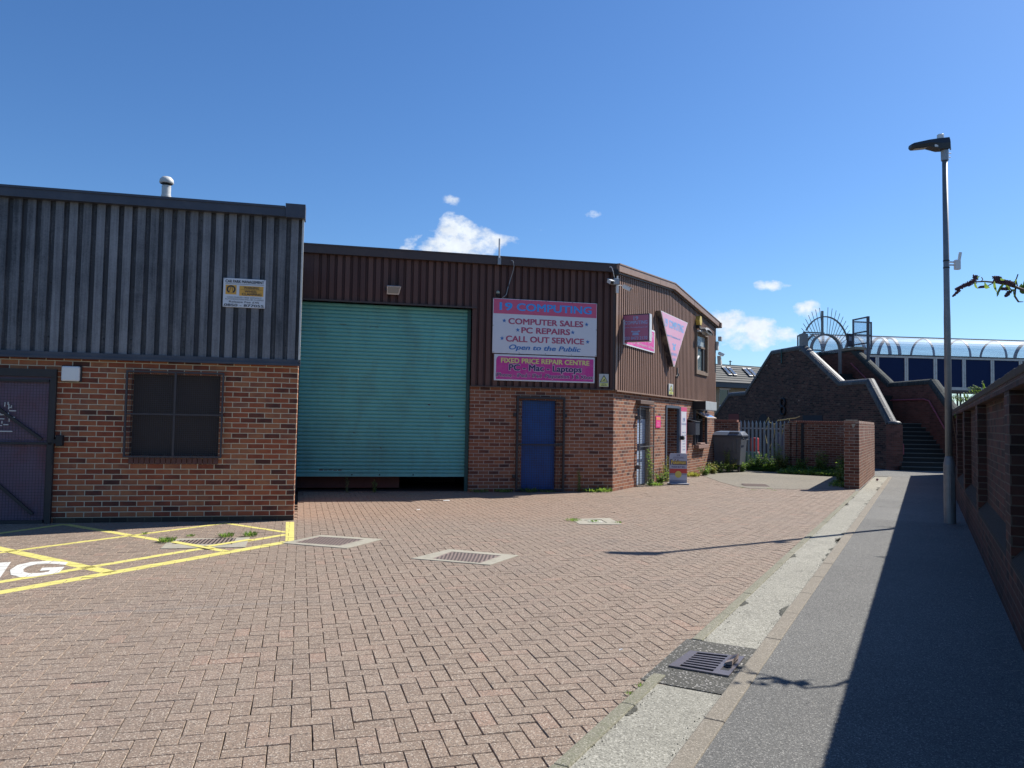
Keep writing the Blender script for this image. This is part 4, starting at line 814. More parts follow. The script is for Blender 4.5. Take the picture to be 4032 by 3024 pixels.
def cctv_sign(t,W3,H3):
    mb=MB(); mb.bbox(0,W3,-.008,.02,0,H3,.003); part(t,'board',mb,flat('cctv_board',(.50,.52,.50)))
    mb=MB(); mb.box(.012,W3-.012,-.0105,-.0085,.012,H3*.30); mb.poly([(W3*.5,-.0105,H3*.86),(W3*.18,-.0105,H3*.40),(W3*.82,-.0105,H3*.40)][::-1]); part(t,'yellow_panel',mb,M_SCCY)
    mb=MB()
    A=(W3*.5,H3*.92);B=(W3*.08,H3*.35);Cc=(W3*.92,H3*.35); a=(W3*.5,H3*.83);b_=(W3*.17,H3*.39);c=(W3*.83,H3*.39)
    for p,q,r_,s_ in ((A,B,b_,a),(B,Cc,c,b_),(Cc,A,a,c)): mb.poly([(v[0],-.0125,v[1]) for v in (p,q,r_,s_)])
    mb.poly([(W3*.36,-.0125,H3*.50),(W3*.58,-.0125,H3*.60),(W3*.62,-.0125,H3*.55),(W3*.40,-.0125,H3*.45)][::-1]); mb.box(W3*.52,W3*.68,-.0125,-.012,H3*.48,H3*.51)
    txt(mb,'CCTV in',W3*.25,W3*.75,H3*.17,H3*.26,-.0125,.02); txt(mb,'Operation',W3*.2,W3*.8,H3*.05,H3*.14,-.0125,.02)
    part(t,'lettering',mb,M_SBLK)
t=thing('cctv_sign','small yellow CCTV warning sign on dark cladding right of the magenta board','sign',FB.sub(-.395,-.075,2.45),group='yellow CCTV warning signs'); cctv_sign(t,.235,.30)
t=thing('cctv_sign','small yellow CCTV warning sign on the sunlit gable above the shop doors','sign',FG.sub(4.18,-.075,2.44),group='yellow CCTV warning signs'); cctv_sign(t,.42,.31)
# magenta board on the gable behind the square sign
t=thing('gable_repair_sign','magenta REPAIR board on the sunlit gable behind the square projecting sign','sign',FG.sub(.44,-.075,3.5))
mb=MB(); mb.bbox(0,2.38,-.012,.02,0,.60,.004); part(t,'board',mb,M_SWHT)
mb=MB(); mb.box(.04,2.32,-.0145,-.0125,.035,.555); part(t,'magenta_panel',mb,mat('sun_bleached_magenta',(.62,.06,.30),.5,var=.08,dirt=(.8,.55,.68),dirtamt=.25,ds=3))
mb=MB(); txt(mb,'FIXED PRICE REPAIR CENTRE',.18,2.2,.40,.52,-.0165,.028); txt(mb,'PC - Mac - Laptops',.35,2.05,.19,.37,-.0165,.01); txt(mb,'iPhone - iPod - iPad -Playstation 3 & Xbox',.08,2.3,.07,.16,-.0165,.01); part(t,'lettering',mb,flat('bleached_letter',(.66,.5,.58)))
# square projecting sign
FP=FG.sub(.50,-.015,0,90)       # runs outward from the gable (heading 118)
t=thing('projecting_sign','square dark pink 19 COMPUTING box sign projecting from the corner','sign',FP,z=3.57)
mb=MB(); mb.bbox(.01,.69,-.02,.16,0,.66,.006); part(t,'box',mb,[mat('sign_box_silver',(.52,.53,.55),.4)])
mb=MB(); frame_rect(mb,.01,.69,.0,.66,-.028,-.02,.022); part(t,'frame',mb,M_NAVY)
mb=MB(); mb.box(.03,.67,-.026,-.0225,.022,.64); part(t,'face',mb,M_SDPK)
mb=MB(); y=-.0285
txt(mb,'19',.29,.41,.52,.61,y,.03); txt(mb,'COMPUTING',.07,.64,.415,.50,y,.03); txt(mb,'www.19computing.co.uk',.06,.64,.32,.36,y,.01); txt(mb,'020 8473 2170',.06,.64,.045,.12,y,.015)
mb.prism([(.26,.15),(.43,.15),(.415,.215),(.275,.215)],y-.001,y); mb.prism([(.24,.225),(.45,.225),(.46,.255),(.41,.262),(.40,.245),(.29,.245),(.28,.262),(.23,.255)],y-.001,y)
part(t,'lettering',mb,M_SDBL)
mb=MB(); mb.bbox(-.10,.005,-.03,.20,.02,.61,.02); part(t,'wall_bracket',mb,M_NAVY)
# triangular sign
FT=FG.sub(0,-.20,0)
TL,TR,BT=(2.97,4.665),(5.66,4.655),(4.25,3.235)
t=thing('triangular_sign','pink triangular 19 COMPUTING sign pointing down on the sunlit gable','sign',FG.sub(4.25,0,0),z=3.2)
dx=-4.25; dz=-3.2
tri=[(TL[0]+dx,TL[1]+dz),(TR[0]+dx,TR[1]+dz),(BT[0]+dx+.04,BT[1]+dz),(BT[0]+dx-.04,BT[1]+dz)]
mb=MB(); mb.prism(tri,-.19,.0); part(t,'casing',mb,mat('peeling_casing',(.015,.015,.03),.5,dirt=(.25,.20,.15),dirtamt=.9,ds=1.6))
def inset(p,k): cx_=sum(q[0] for q in p)/len(p); cz_=sum(q[1] for q in p)/len(p); return [(cx_+(q[0]-cx_)*k,cz_+(q[1]-cz_)*k) for q in p]
cen=(4.25+dx,4.19+dz)
tin=[(cen[0]+(q[0]-cen[0])*.955,cen[1]+(q[1]-cen[1])*.955) for q in tri]
mb=MB(); mb.prism(tri,-.205,-.192); part(t,'rim',mb,mat('sign_rim',(.6,.58,.56),.4))
mb=MB(); mb.prism(tin,-.2085,-.2065); part(t,'face',mb,M_SLPK)
mb=MB(); y=-.2105
txt(mb,'19',-.93,-.66,1.085,1.31,y,.03); txt(mb,'COMPUTING',-.54,.93,1.085,1.31,y,.03); txt(mb,'www.19computing.co.uk',-.72,.62,.82,.90,y,.01); txt(mb,'020 8473',-.28,.24,.34,.42,y,.02); txt(mb,'2170',-.13,.11,.2,.27,y,.02)
mb.prism([(-.13,.5),(.10,.5),(.07,.61),(-.10,.61)],y-.001,y); mb.prism([(-.17,.63),(.14,.63),(.16,.68),(.08,.7),(.06,.66),(-.09,.66),(-.11,.7),(-.19,.68)],y-.001,y)
part(t,'lettering',mb,M_SLBL)
# pink notice, door banner
t=thing('wall_notice','small bright pink notice on brick between the two gable doors','notice',FG.sub(3.22,-.012,1.50))
mb=MB(); mb.box(0,.42,-.004,.01,0,.32); part(t,'board',mb,flat('hot_pink',(.75,.04,.22)))
mb=MB(); mb.box(.03,.39,-.0062,-.0045,.21,.29); 
part(t,'orange_band',mb,flat('notice_orange',(.75,.30,.12)))
mb=MB()
for z in (.04,.09,.14): mb.box(.08,.34,-.0062,-.0045,z,z+.016)
part(t,'print_line',mb,flat('notice_light',(.8,.3,.45)))
t=thing('door_banner','tall narrow white banner with pink ends beside the open doorway','banner',FG.sub(5.47,-.06,.06))
mb=MB(); mb.box(0,.62,-.012,.03,0,2.06); part(t,'board',mb,flat('banner_white',(.60,.60,.64)))
mb=MB(); mb.box(0,.62,-.0145,-.0125,1.93,2.06); mb.box(.585,.62,-.0145,-.0125,0,1.9); mb.box(0,.02,-.0145,-.0125,0,1.9); part(t,'pink_edge',mb,M_SPINK)
mb=MB(); y=-.0165
txt(mb,'19',.2,.42,1.62,1.74,y,.03); txt(mb,'Computing',.06,.56,1.52,1.59,y,.02)
for i,s_ in enumerate(['Opening Times','Monday - Friday','9.30 - 5.30','Saturday','10.00 - 4.00','Sunday','Closed']): txt(mb,s_,.1 if i<2 else .18,.54 if i<2 else .46,1.28-i*.085,1.32-i*.085,y,.01)
txt(mb,'Repairs',.1,.5,.55,.6,y,.01); txt(mb,'Laptops',.1,.5,.42,.46,y,.01)
part(t,'lettering',mb,flat('banner_blue',(.2,.25,.45)))
mb=MB(); mb.bbox(-.10,.02,-.12,-.01,1.08,1.2,.015); part(t,'clip',mb,M_BLACK)
# floodlight over shutter
t=thing('floodlight','white rimmed floodlight on brown cladding above the teal shutter','floodlight',FB.sub(-5.21,-.06,4.46))
mb=MB(); mb.mesh([(-.15,-.06,.09),(.13,-.06,.09),(.15,-.20,.05),(-.16,-.20,.05),(-.13,-.03,-.09),(.10,-.03,-.09),(.11,-.12,-.12),(-.15,-.12,-.12)],[(0,1,2,3),(7,6,5,4),(3,2,6,7),(1,0,4,5),(0,3,7,4),(2,1,5,6)]); part(t,'housing',mb,mat('flood_housing',(.5,.5,.5),.35,metal=.4))
mb=MB(); mb.mesh([(-.14,-.192,.035),(.125,-.192,.035),(.092,-.13,-.095),(-.13,-.13,-.095)],[(3,2,1,0)]); o=part(t,'lens',mb,mat('flood_glass',(.22,.22,.2),.1,spec=.9)); o.matrix_basis=o.matrix_basis@Matrix.Translation((0,-.008,-.003))
mb=MB(); mb.box(-.02,.02,-.06,.04,-.03,.03); mb.box(-.19,-.16,-.12,-.08,-.04,.02); part(t,'bracket',mb,M_DARK)
# aerial
t=thing('aerial_pole','short white aerial pole clamped to the brown fascia above the shop board','aerial',FB.sub(-2.86,-.18,5.15))
mb=MB(); mb.tube([(0,0,0),(0,0,.60)],.02,10); part(t,'pole',mb,M_WHT); mb=MB(); mb.bbox(-.035,.04,-.03,.02,0,.16,.005); part(t,'clamp',mb,M_GALV)
t=thing('alarm_beacon','small dome beacon on a black bracket above the shop board','beacon',FB.sub(-2.86,-.09,4.46))
mb=MB(); mb.box(-.04,.04,-.02,.02,-.03,.03); mb.lathe([(.045,.0),(.045,.04)],0,-.02,14); part(t,'base',mb,M_BLACK); mb=MB(); mb.lathe([(.045,.04),(.043,.07),(.03,.095),(.01,.105)],0,-.02,14); part(t,'dome',mb,mat('beacon_lens',(.35,.38,.3),.3),smooth=True)
def cable(label,pts,r_=.008,m_=None):
    mb=MB(); P=[Vector(p) for p in pts]; Q=[]
    for i in range(len(P)-1):
        p0=P[max(i-1,0)];p1=P[i];p2=P[i+1];p3=P[min(i+2,len(P)-1)]
        for k in range(6):
            t_=k/6; Q.append(.5*((2*p1)+(-p0+p2)*t_+(2*p0-5*p1+4*p2-p3)*t_**2+(-p0+3*p1-3*p2+p3)*t_**3))
    Q.append(P[-1]); mb.tube(Q,r_,6); single('cable',mb,m_ or M_GALV,FB,label,'cable')
def FBp(x,y,off=-.09): a,b_=FB.L(x,y,off); return (a,off,b_)
cable('grey cable looping from the fascia down to the shop board',[FBp(2012,1026,-.19),FBp(2020,1030,-.22),FBp(2023,1055,-.19),FBp(2010,1100),FBp(1998,1140),FBp(1993,1160),FBp(1978,1172)],.009)
cable('white cable dropping from roof edge to the corner cameras',[FBp(2400,1052,-.19),FBp(2408,1052,-.21),FBp(2415,1072,-.19),FBp(2420,1095),FBp(2430,1106,-.07)],.009,M_WHT)
cable('black cable hanging beside the grey cable above the shop board',[FBp(2003,1115),FBp(2001,1135),FBp(1990,1155),FBp(1983,1168)],.007,M_BLACK)
# cctv cameras
def camera_thing(fr,z,label,yaw,pitch_,ln_=.22):
    t=thing('cctv_camera',label,'security camera',fr,z=z,group='white CCTV cameras')
    Mx=Matrix.Rotation(R(yaw),4,'Z')@Matrix.Rotation(R(pitch_),4,'X')
    mb=MB(); mb.bbox(-.045,.045,-ln_,0,-.045,.04,.012); mb.v=[tuple(Mx@Vector(v)) for v in mb.v]; part(t,'body',mb,M_WHT)
    mb=MB(); mb.bbox(-.052,.052,-ln_-.04,.0,.042,.05,.003); mb.v=[tuple(Mx@Vector(v)) for v in mb.v]; part(t,'sunshield',mb,M_WHT)
    mb=MB(); mb.box(-.038,.038,-ln_-.004,-ln_,-.036,.034); mb.v=[tuple(Mx@Vector(v)) for v in mb.v]; part(t,'lens',mb,M_BLACK)
    return t
t1=camera_thing(FB.sub(-.24,-.22,0),4.93,'left camera of the white pair on the shop corner',12,24,.16)
mb=MB(); mb.tube([(.0,.0,.02),(.08,.02,.015),(.16,.06,.03),(.2,.1,.05)],.012,6); part(t1,'arm',mb,M_WHT)
t2=camera_thing(FB.sub(.14,-.16,0),4.83,'right camera of the white pair on the shop corner',62,26,.2)
mb=MB(); mb.tube([(.0,.0,.0),(-.04,.02,.03),(-.1,.06,.02)],.012,6); part(t2,'arm',mb,M_WHT)
t=thing('junction_box','grey junction box on the building corner between two cameras','junction box',FB.sub(-.02,-.13,4.86))
mb=MB(); mb.bbox(-.075,.06,-.06,.06,0,.15,.012); part(t,'box',mb,mat('jbox_grey',(.3,.33,.36),.5)); mb=MB(); mb.tube([(.03,0,.15),(.03,0,.21)],.018,8); mb.bbox(-.0,.06,-.03,.03,-.2,0.0,.01); part(t,'conduit',mb,M_WHT); mb=MB(); mb.bbox(-.05,.05,-.05,.03,.23,.36,.01); part(t,'black_box',mb,M_BLACK)
# yellow alarm bell box, wall lamp, far corner camera
t=thing('alarm_box','yellow hexagonal alarm box high on the sunlit gable','alarm box',FG.sub(7.25,-.06,4.92))
hx=[(.20*math.cos(R(a)),.13*math.sin(R(a))) for a in (0,60,120,180,240,300)]
mb=MB(); mb.prism([(a*.8,b_*1.25) for a,b_ in hx],-.13,0); part(t,'housing',mb,flat('alarm_yellow',(.62,.45,.10))); mb=MB(); mb.box(-.08,.08,-.11,.0,-.24,-.15); part(t,'base',mb,M_DARK)
t=thing('street_lantern','old grey swan lamp bracketed out from gable above the upper window','lamp',FG.sub(7.3,-.06,4.62))
mb=MB(); mb.tube([(-.1,.0,-.04),(-.1,-.10,-.04),(.1,-.16,-.02)],.03,8); part(t,'bracket',mb,M_WHTW)
mb=MB(); vs=[];
mb.sweep([(0,.02),(.15,.07),(.45,.08),(.75,.03),(.95,-.03)],[(-.04,-.30),(.03,-.26),(.03,-.08),(-.04,-.06)]); part(t,'canopy',mb,mat('lantern_canopy',(.16,.16,.17),.5))
mb=MB(); mb.sweep([(.05,-.02),(.3,-.07),(.65,-.08),(.88,-.05)],[(-.03,-.27),(.03,-.29),(.03,-.09),(-.03,-.10)]); part(t,'bowl',mb,mat('lantern_bowl',(.3,.29,.27),.3))
mb=MB(); mb.lathe([(.03,-.07),(.04,-.03),(.03,0)],.98,-.18,8); part(t,'end_cap',mb,M_WHT)
t3=camera_thing(FG.sub(9.98,-.12,0),4.12,'single camera at the far end of the sunlit gable',50,20,.2)
mb=MB(); mb.bbox(-.12,.05,-.0,.12,.1,.4,.01); mb.bbox(-.04,.12,-.1,.02,.42,.58,.01); part(t3,'mount',mb,M_WHTW)
mb=MB(); mb.prism([(-.06,-.1),(.0,-.1),(.22,-.4),(.0,-.42)],-.08,.04); part(t3,'cone',mb,M_WHTW)
# little '2' conduit plate
mb=MB(); mb.box(0,.10,-.02,0,0,.26); mb.box(.13,.19,-.03,.0,.02,.10); mb.tube([(-.12,-.01,-.6),(-.1,-.01,0),(.02,-.012,.05)],.012,6); single('conduit_box',mb,M_DARK,FG.sub(5.02,-.06,3.0),'small dark conduit box below the tip of triangular sign','conduit box')
t=thing('letter_box','black wall mounted box on brick between banner and shop window','box',FG.sub(6.42,-.0,1.28))
mb=MB(); mb.bbox(0,.5,-.26,0,0,.40,.01); part(t,'body',mb,M_GREYD)
mb=MB(); mb.mesh([(-.02,-.28,.40),(.52,-.28,.40),(.52,0,.47),(-.02,0,.47),(-.02,-.28,.42),(.52,-.28,.42),(.52,0,.49),(-.02,0,.49)],[(0,3,2,1),(4,5,6,7),(0,1,5,4),(1,2,6,5),(2,3,7,6),(3,0,4,7)]); part(t,'lid',mb,M_GREYD)
# ================================================================== freestanding things in the yard
b0=G(2662,1908); FBo=Fr(b0.x-.20,b0.y-.0,84)
t=thing('display_board','free standing rounded Pokémon display board in front of the open door','display board',FBo)
rc=[]; 
for cx_,cz_,a0 in ((.10,1.03,90),(.56,1.03,0)):
    pass
def rrect(x0,x1,z0,z1,r_):
    p=[]
    for cx_,cz_,a0 in ((x1-r_,z1-r_,0),(x0+r_,z1-r_,90)):
        for k in range(7): a=R(a0+k*15); p.append((cx_+r_*math.cos(a),cz_+r_*math.sin(a)))
    return p+[(x0,z0),(x1,z0)]
mb=MB(); mb.prism(rrect(.02,.50,.04,.83,.06),-.012,.012); part(t,'panel',mb,flat('board_pale',(.42,.44,.52)))
mb=MB(); mb.box(.022,.498,-.0145,-.0125,.30,.42); part(t,'red_band',mb,M_SRED)
mb=MB(); mb.box(.022,.498,-.0145,-.0125,.255,.30); mb.box(.022,.498,-.0145,-.0125,.05,.12); part(t,'dark_band',mb,M_SGRY)
mb=MB(); 
for i in range(24):
    a0,a1=R(i*15),R(i*15+15); mb.poly([(.26,-.0158,.27),(.26+.09*math.cos(a0),-.0158,.27+.09*math.sin(a0)),(.26+.09*math.cos(a1),-.0158,.27+.09*math.sin(a1))][::-1])
part(t,'yellow_disc',mb,flat('disc_yellow',(.62,.52,.12)))
mb=MB(); txt(mb,'19',.22,.30,.755,.80,-.0148,.03); txt(mb,'COMPUTING',.12,.40,.71,.735,-.0148,.01); mb.box(.10,.43,-.0148,-.014,.69,.695); txt(mb,'TRADE BUY SELL',.07,.45,.45,.485,-.0148,.03); txt(mb,'Pokémon',.035,.485,.52,.67,-.0148,.09); part(t,'lettering',mb,M_SNAV)
mb=MB(); txt(mb,'Pokémon',.06,.465,.54,.65,-.0168,.02); part(t,'lettering',mb,flat('logo_yellow',(.85,.62,.10)))
mb=MB(); mb.bbox(.0,.52,-.17,.17,.008,.04,.012); part(t,'foot',mb,mat('board_foot',(.30,.32,.36),.5))
# wheelie bin
FBn=Fr(6.98,26.72,118.18)
t=thing('wheeled_bin','large grey four wheeled bin by the far building corner','bin',FBn)
mb=MB(); 
def taper(x0,x1,y0,y1,z0,X0,X1,Y0,Y1,z1):
    mb.mesh([(x0,y0,z0),(x1,y0,z0),(x1,y1,z0),(x0,y1,z0),(X0,Y0,z1),(X1,Y0,z1),(X1,Y1,z1),(X0,Y1,z1)],[(0,3,2,1),(4,5,6,7),(0,1,5,4),(1,2,6,5),(2,3,7,6),(3,0,4,7)])
taper(.06,.90,.05,.93,.26,0,.96,0,1.,1.22); part(t,'body',mb,M_GREYP)
mb=MB(); mb.bbox(-.03,1.0,-.03,1.03,1.20,1.26,.012); part(t,'rim',mb,M_GREYD)
mb=MB(); 
mb.mesh([(-.04,-.05,1.262),(1.0,-.05,1.262),(1.0,1.0,1.262),(-.04,1.0,1.262),(.06,.10,1.37),(.90,.10,1.37),(.90,.85,1.40),(.06,.85,1.40)],[(0,3,2,1),(4,5,6,7),(0,1,5,4),(1,2,6,5),(2,3,7,6),(3,0,4,7)]); mb.bbox(.55,.88,.02,.2,1.32,1.39,.02); part(t,'lid',mb,mat('bin_lid',(.12,.135,.16),.35))
mb=MB(); 
def rib(x0,x1,z0,z1,w_): 
    yy=lambda z:.05-(z-.26)/.96*.05-.022
    for a,b_,c,d in ((x0,x1,z1-w_,z1),(x0,x1,z0,z0+w_),(x0,x0+w_,z0,z1),(x1-w_,x1,z0,z1)): 
        mb.mesh([(a,yy(c),c),(b_,yy(c),c),(b_,yy(c)+.03,c),(a,yy(c)+.03,c),(a,yy(d),d),(b_,yy(d),d),(b_,yy(d)+.03,d),(a,yy(d)+.03,d)],[(0,3,2,1),(4,5,6,7),(0,1,5,4),(1,2,6,5),(2,3,7,6),(3,0,4,7)])
rib(.22,.80,.66,1.14,.02); rib(.36,.66,.72,1.02,.012); mb.box(.14,.86,.0,.05,.63,.65); part(t,'panel_rib',mb,M_GREYP)
mb=MB(); mb.box(.50,.525,-.006,.03,.80,.825); part(t,'lock',mb,M_BLACK)
for x,yv in ((.12,.1),(.86,.1),(.12,.88),(.86,.88)):
    mb=MB(); mb.tube([(x-.025,yv,.1),(x+.025,yv,.1)],.098,14); mb.box(x-.04,x-.03,yv-.03,yv+.03,.1,.27); mb.box(x+.03,x+.04,yv-.03,yv+.03,.1,.27); part(t,'wheel',mb,M_BLACK)
mb=MB(); mb.tube([(1.0,.3,1.15),(1.06,.3,1.12),(1.06,.7,1.12),(1.0,.7,1.15)],.015,6); mb.tube([(1.0,0.05,1.14),(1.05,0.05,1.14)],.03,8); part(t,'handle',mb,M_GREYD)
# ================================================================== enclosure walls and palisade
W1=Vector((11.85,25.9)); W2=Vector((7.35,29.1)); dW=(W1-W2).normalized(); FW=Fr(W2.x,W2.y,math.degrees(math.atan2(dW.x,dW.y)))
LW=(W1-W2).length
def onW(x,y=1700): return FW.L(x,y)[0]
xf0,xf1=onW(2910),onW(3112)
def lowwall(mb,x0,x1,y0,y1,h): mb.box(x0,x1,y0,y1,0,h)
t=thing('enclosure_wall','low brick wall segment behind the grey bin at the fence end','brick wall',FW,group='low brick enclosure walls')
mb=MB(); mb.box(-2.2,xf0-.03,0,.22,0,1.72); part(t,'wall',mb,M_BRL); mb=MB(); 
for i in range(int((xf0-.03+2.2)/.075)): mb.bbox(-2.2+i*.075+.003,-2.2+(i+1)*.075-.003,-.004,.224,1.722,1.80,.005)
part(t,'coping',mb,mat('wall_top_brick',(.24,.09,.06),.85,var=.35,vs=7))
t=thing('enclosure_wall','low brick wall right of the palisade joining the lit corner wall','brick wall',FW.sub(xf1+.0,0),group='low brick enclosure walls')
LL=LW-xf1
mb=MB(); mb.box(0,LL,0,.22,0,1.72); mb.box(0,.22,-.11,-.001,0,1.79); mb.box(LL-2.6,LL-2.35,-.11,-.001,0,1.71); part(t,'wall',mb,M_BRL)
mb=MB()
for i in range(int(LL/.075)): mb.bbox(i*.075+.003,(i+1)*.075-.003,-.004,.224,1.722,1.80,.005)
part(t,'coping',mb,mat('wall_top_brick',(.24,.09,.06),.85,var=.35,vs=7))
mb=MB(); mb.tube([(.42,-.06,.0),(.42,-.06,1.72)],.045,10); part(t,'down_pipe',mb,M_BLACK)
FP2=Fr(9.05,20.09,28.18)
t=thing('corner_wall','sunlit brick end wall beside footpath with a capped near pier','brick wall',FP2)
mb=MB(); mb.box(.36,7.0,0,.22,0,1.70); mb.box(0,.36,-.0,.36,0,1.70); part(t,'wall',mb,M_BRL)
mb=MB()
for i in range(88): 
    x=.0+i*.0765; mb.bbox(x+.003,x+.0735,-.004,(.364 if i<5 else .224),1.702,1.775,.005)
part(t,'coping',mb,mat('end_wall_coping',(.30,.17,.12),.85,var=.35,vs=7,dirt=(.45,.4,.33),dirtamt=.6,ds=5))
mb=MB(); mb.prism([(0,0),(.10,0),(.07,-.11),(.03,-.07)],.0,.004); o=part(t,'mortar_smear',mb,M_CONC,FP2.sub(.002,.08,1.69,-90)); 
mb=MB(); mb.bbox(-.012,.02,.04,.32,1.776,1.80,.003); part(t,'broken_mortar',mb,M_CONC)
# palisade
t=thing('palisade_fence','galvanised palisade fence between two low brick walls','fence',FW.sub(xf0,0))
LF=xf1-xf0; npal=13
mb=MB(); mb.box(0,LF,.03,.07,1.48,1.53); mb.box(0,LF,.03,.07,.20,.25); part(t,'rail',mb,M_GALV)
for i in range(npal):
    x=.06+(LF-.12)*i/(npal-1); hw_=.035
    mb=MB(); 
    v=[]
    for z in (.06,1.68): v+=[(x-hw_,.03,z),(x-hw_*.45,.0,z),(x,-.018,z),(x+hw_*.45,.0,z),(x+hw_,.03,z)]
    b=0; fs=[(i_,i_+1,i_+6,i_+5) for i_ in range(4)]; fs+=[(i_+5,i_+6,i_+1,i_) for i_ in range(4)]
    mb.mesh(v,fs[:4]); mb.mesh([(p[0],p[1]+.003,p[2]) for p in v],fs[4:])
    mb.mesh([(x-hw_*1.15,.028,1.68),(x,-.02,1.68),(x+hw_*1.15,.028,1.68),(x,.0,1.80),(x,.034,1.68)],[(0,1,3),(1,2,3),(2,4,3),(4,0,3)])
    part(t,'pale',mb,M_GALV)
# things glimpsed behind the palisade
mb=MB(); mb.bbox(0,.28,0,.4,0,.62,.03); mb.bbox(.03,.26,.02,.38,.62,1.15,.05); single('stacked_barrel',mb,mat('red_plastic',(.35,.03,.04),.5),FW.sub(xf0+.05,1.0),'red plastic crate stack glimpsed through the palisade fence','crate')
mb=MB(); mb.bbox(0,.6,0,.3,0,.62,.03); single('green_tub',mb,mat('green_plastic',(.02,.12,.10),.5),FW.sub(xf0-.2,.75),'low dark green tub behind the left palisade pales','tub')
mb=MB(); mb.bbox(0,1.3,0,.2,0,1.35,.02); mb.bbox(.1,.5,-.02,.0,.3,.9,.01); single('blue_cabinet',mb,mat('blue_grey_paint',(.05,.08,.13),.6,var=.4),FW.sub(xf0+.75,1.9),'dull blue cabinet standing behind the middle of the palisade','cabinet')
# ================================================================== footbridge stair
st=thing('stair_parapet','tall dark brick stair parapet with stepped sloping bullnose coping','stair wall',FS)
prof=[(.30,1.80),(1.58,3.46),(3.4,3.46),(6.3,5.26),(8.94,5.24),(11.56,3.30),(13.4,3.29),(17.0,.9),(17.0,0)]
mb=MB(); mb.prism([(0.05,0),(.05,1.74)]+prof,-.33,0); part(st,'wall',mb,M_BRS)
sec=[(-.10,.03),(.0,.045),(.07,.02),(.115,-.05),(.13,-.165),(.115,-.28),(.07,-.35),(0,-.375),(-.10,-.36)]
mb=MB(); mb.sweep(prof[:8],sec[::-1]); part(st,'coping',mb,M_COPE,smooth=False)
mb=MB(); mb.box(-.04,.36,-.37,.04,0,1.74); part(st,'newel',mb,M_BRP)
mb=MB(); mb.lathe([(.21,0),(.24,.03),(.24,.07),(.19,.12),(.06,.15)],0,0,14); o=part(st,'newel_cap',mb,M_COPE,FS.sub(.16,-.165,1.74),smooth=True)
# patches and old bracket on the wall
mb=MB(); mb.box(13.9,15.1,0,.03,1.5,2.25); 
def onS(x,y): return FS.L(x,y)
def patch(name,x0,y0,x1,y1,m_,r_=False):
    a=onS(x0,y0); b_=onS(x1,y1); mb=MB(); X0,X1=sorted((a[0],b_[0])); Z0,Z1=sorted((a[1],b_[1]))
    if r_: cx_,cz_=(X0+X1)/2,(Z0+Z1)/2; mb.prism([(cx_+(X1-X0)/2*math.cos(R(k*20))*1.05,cz_+(Z1-Z0)/2*math.sin(R(k*20))*1.05) for k in range(18)],.002,.02)
    else: mb.box(X0,X1,.002,.02,Z0,Z1)
    part(st,name,mb,m_)
patch('red_patch',2870,1630,2910,1700,mat('red_oxide_patch',(.16,.035,.03),.8,var=.2)); patch('round_patch',2988,1632,3024,1690,mat('black_patch',(.015,.017,.022),.8),True); patch('dark_patch',3162,1636,3240,1680,mat('blue_black_patch',(.018,.022,.03),.8))
mb=MB(); a=onS(3086,1575); b_=onS(3086,1630)
for zc_ in (a[1]-.12,b_[1]+.16):
    for k in range(14):
        a0,a1=R(k*360/14),R((k+1)*360/14); mb.tube([(a[0]+.20*math.cos(a0),.05,zc_+.2*math.sin(a0)),(a[0]+.20*math.cos(a1),.05,zc_+.2*math.sin(a1))],.05,6)
part(st,'tie_plate',mb,mat('tie_iron',(.012,.013,.018),.6))
mb=MB(); a=onS(3080,1382); b_=onS(3081,1430); mb.tube([(a[0],.03,a[1]+.1),(a[0],.05,a[1]-.02),(b_[0],.05,b_[1])],.03,6); part(st,'drip_pipe',mb,M_TEALR)
# right-hand parapet
FR2=FS.sub(0,-2.6)
rs=thing('stair_parapet_right','plain brown brick stair parapet on the far side of the steps','stair wall',FR2)
prof2=[(1.25,3.50),(3.72,3.48),(6.30,5.26),(9.2,5.26),(9.2,0)]
mb=MB(); mb.prism([(1.25,0)]+prof2,-.33,0); part(rs,'wall',mb,M_BRP)
mb=MB(); mb.sweep(prof2[:4],sec[::-1]); part(rs,'coping',mb,M_COPD)
# flared lower length
q=FR2.w(1.25,0); FR3=Fr(q.x,q.y,181.5)      # heads back toward the path
mb=MB(); mb.prism([(0,0),(0,3.50),(1.15,2.6),(2.2,1.8),(2.2,0)],0,.33); part(rs,'lower_wall',mb,M_BRP,FR3)
mb=MB(); mb.sweep([(0,3.50),(1.15,2.6),(2.2,1.8)],[(a_,-y_) for a_,y_ in sec]); part(rs,'lower_coping',mb,M_COPD,FR3)
# pier with stone cap at the stair head, both sides
for nm,fr_,x in (('head_pier',FR2.sub(6.3,-.42),0),('head_pier',FS.sub(8.4,-.2),0)):
    pass
mb=MB(); mb.box(-.35,.55,-.45,.0,3.5,5.22); part(rs,'head_pier',mb,M_BRP,FR2.sub(6.35,0)); mb=MB(); mb.slab([(-.45,-.52),(.62,-.52),(.62,.08),(-.45,.08)],5.225,5.31); mb.slab([(-.36,-.44),(.54,-.44),(.54,0.),(-.36,0.)],5.31,5.37); part(rs,'cap_stone',mb,M_STONE,FR2.sub(6.35,0))
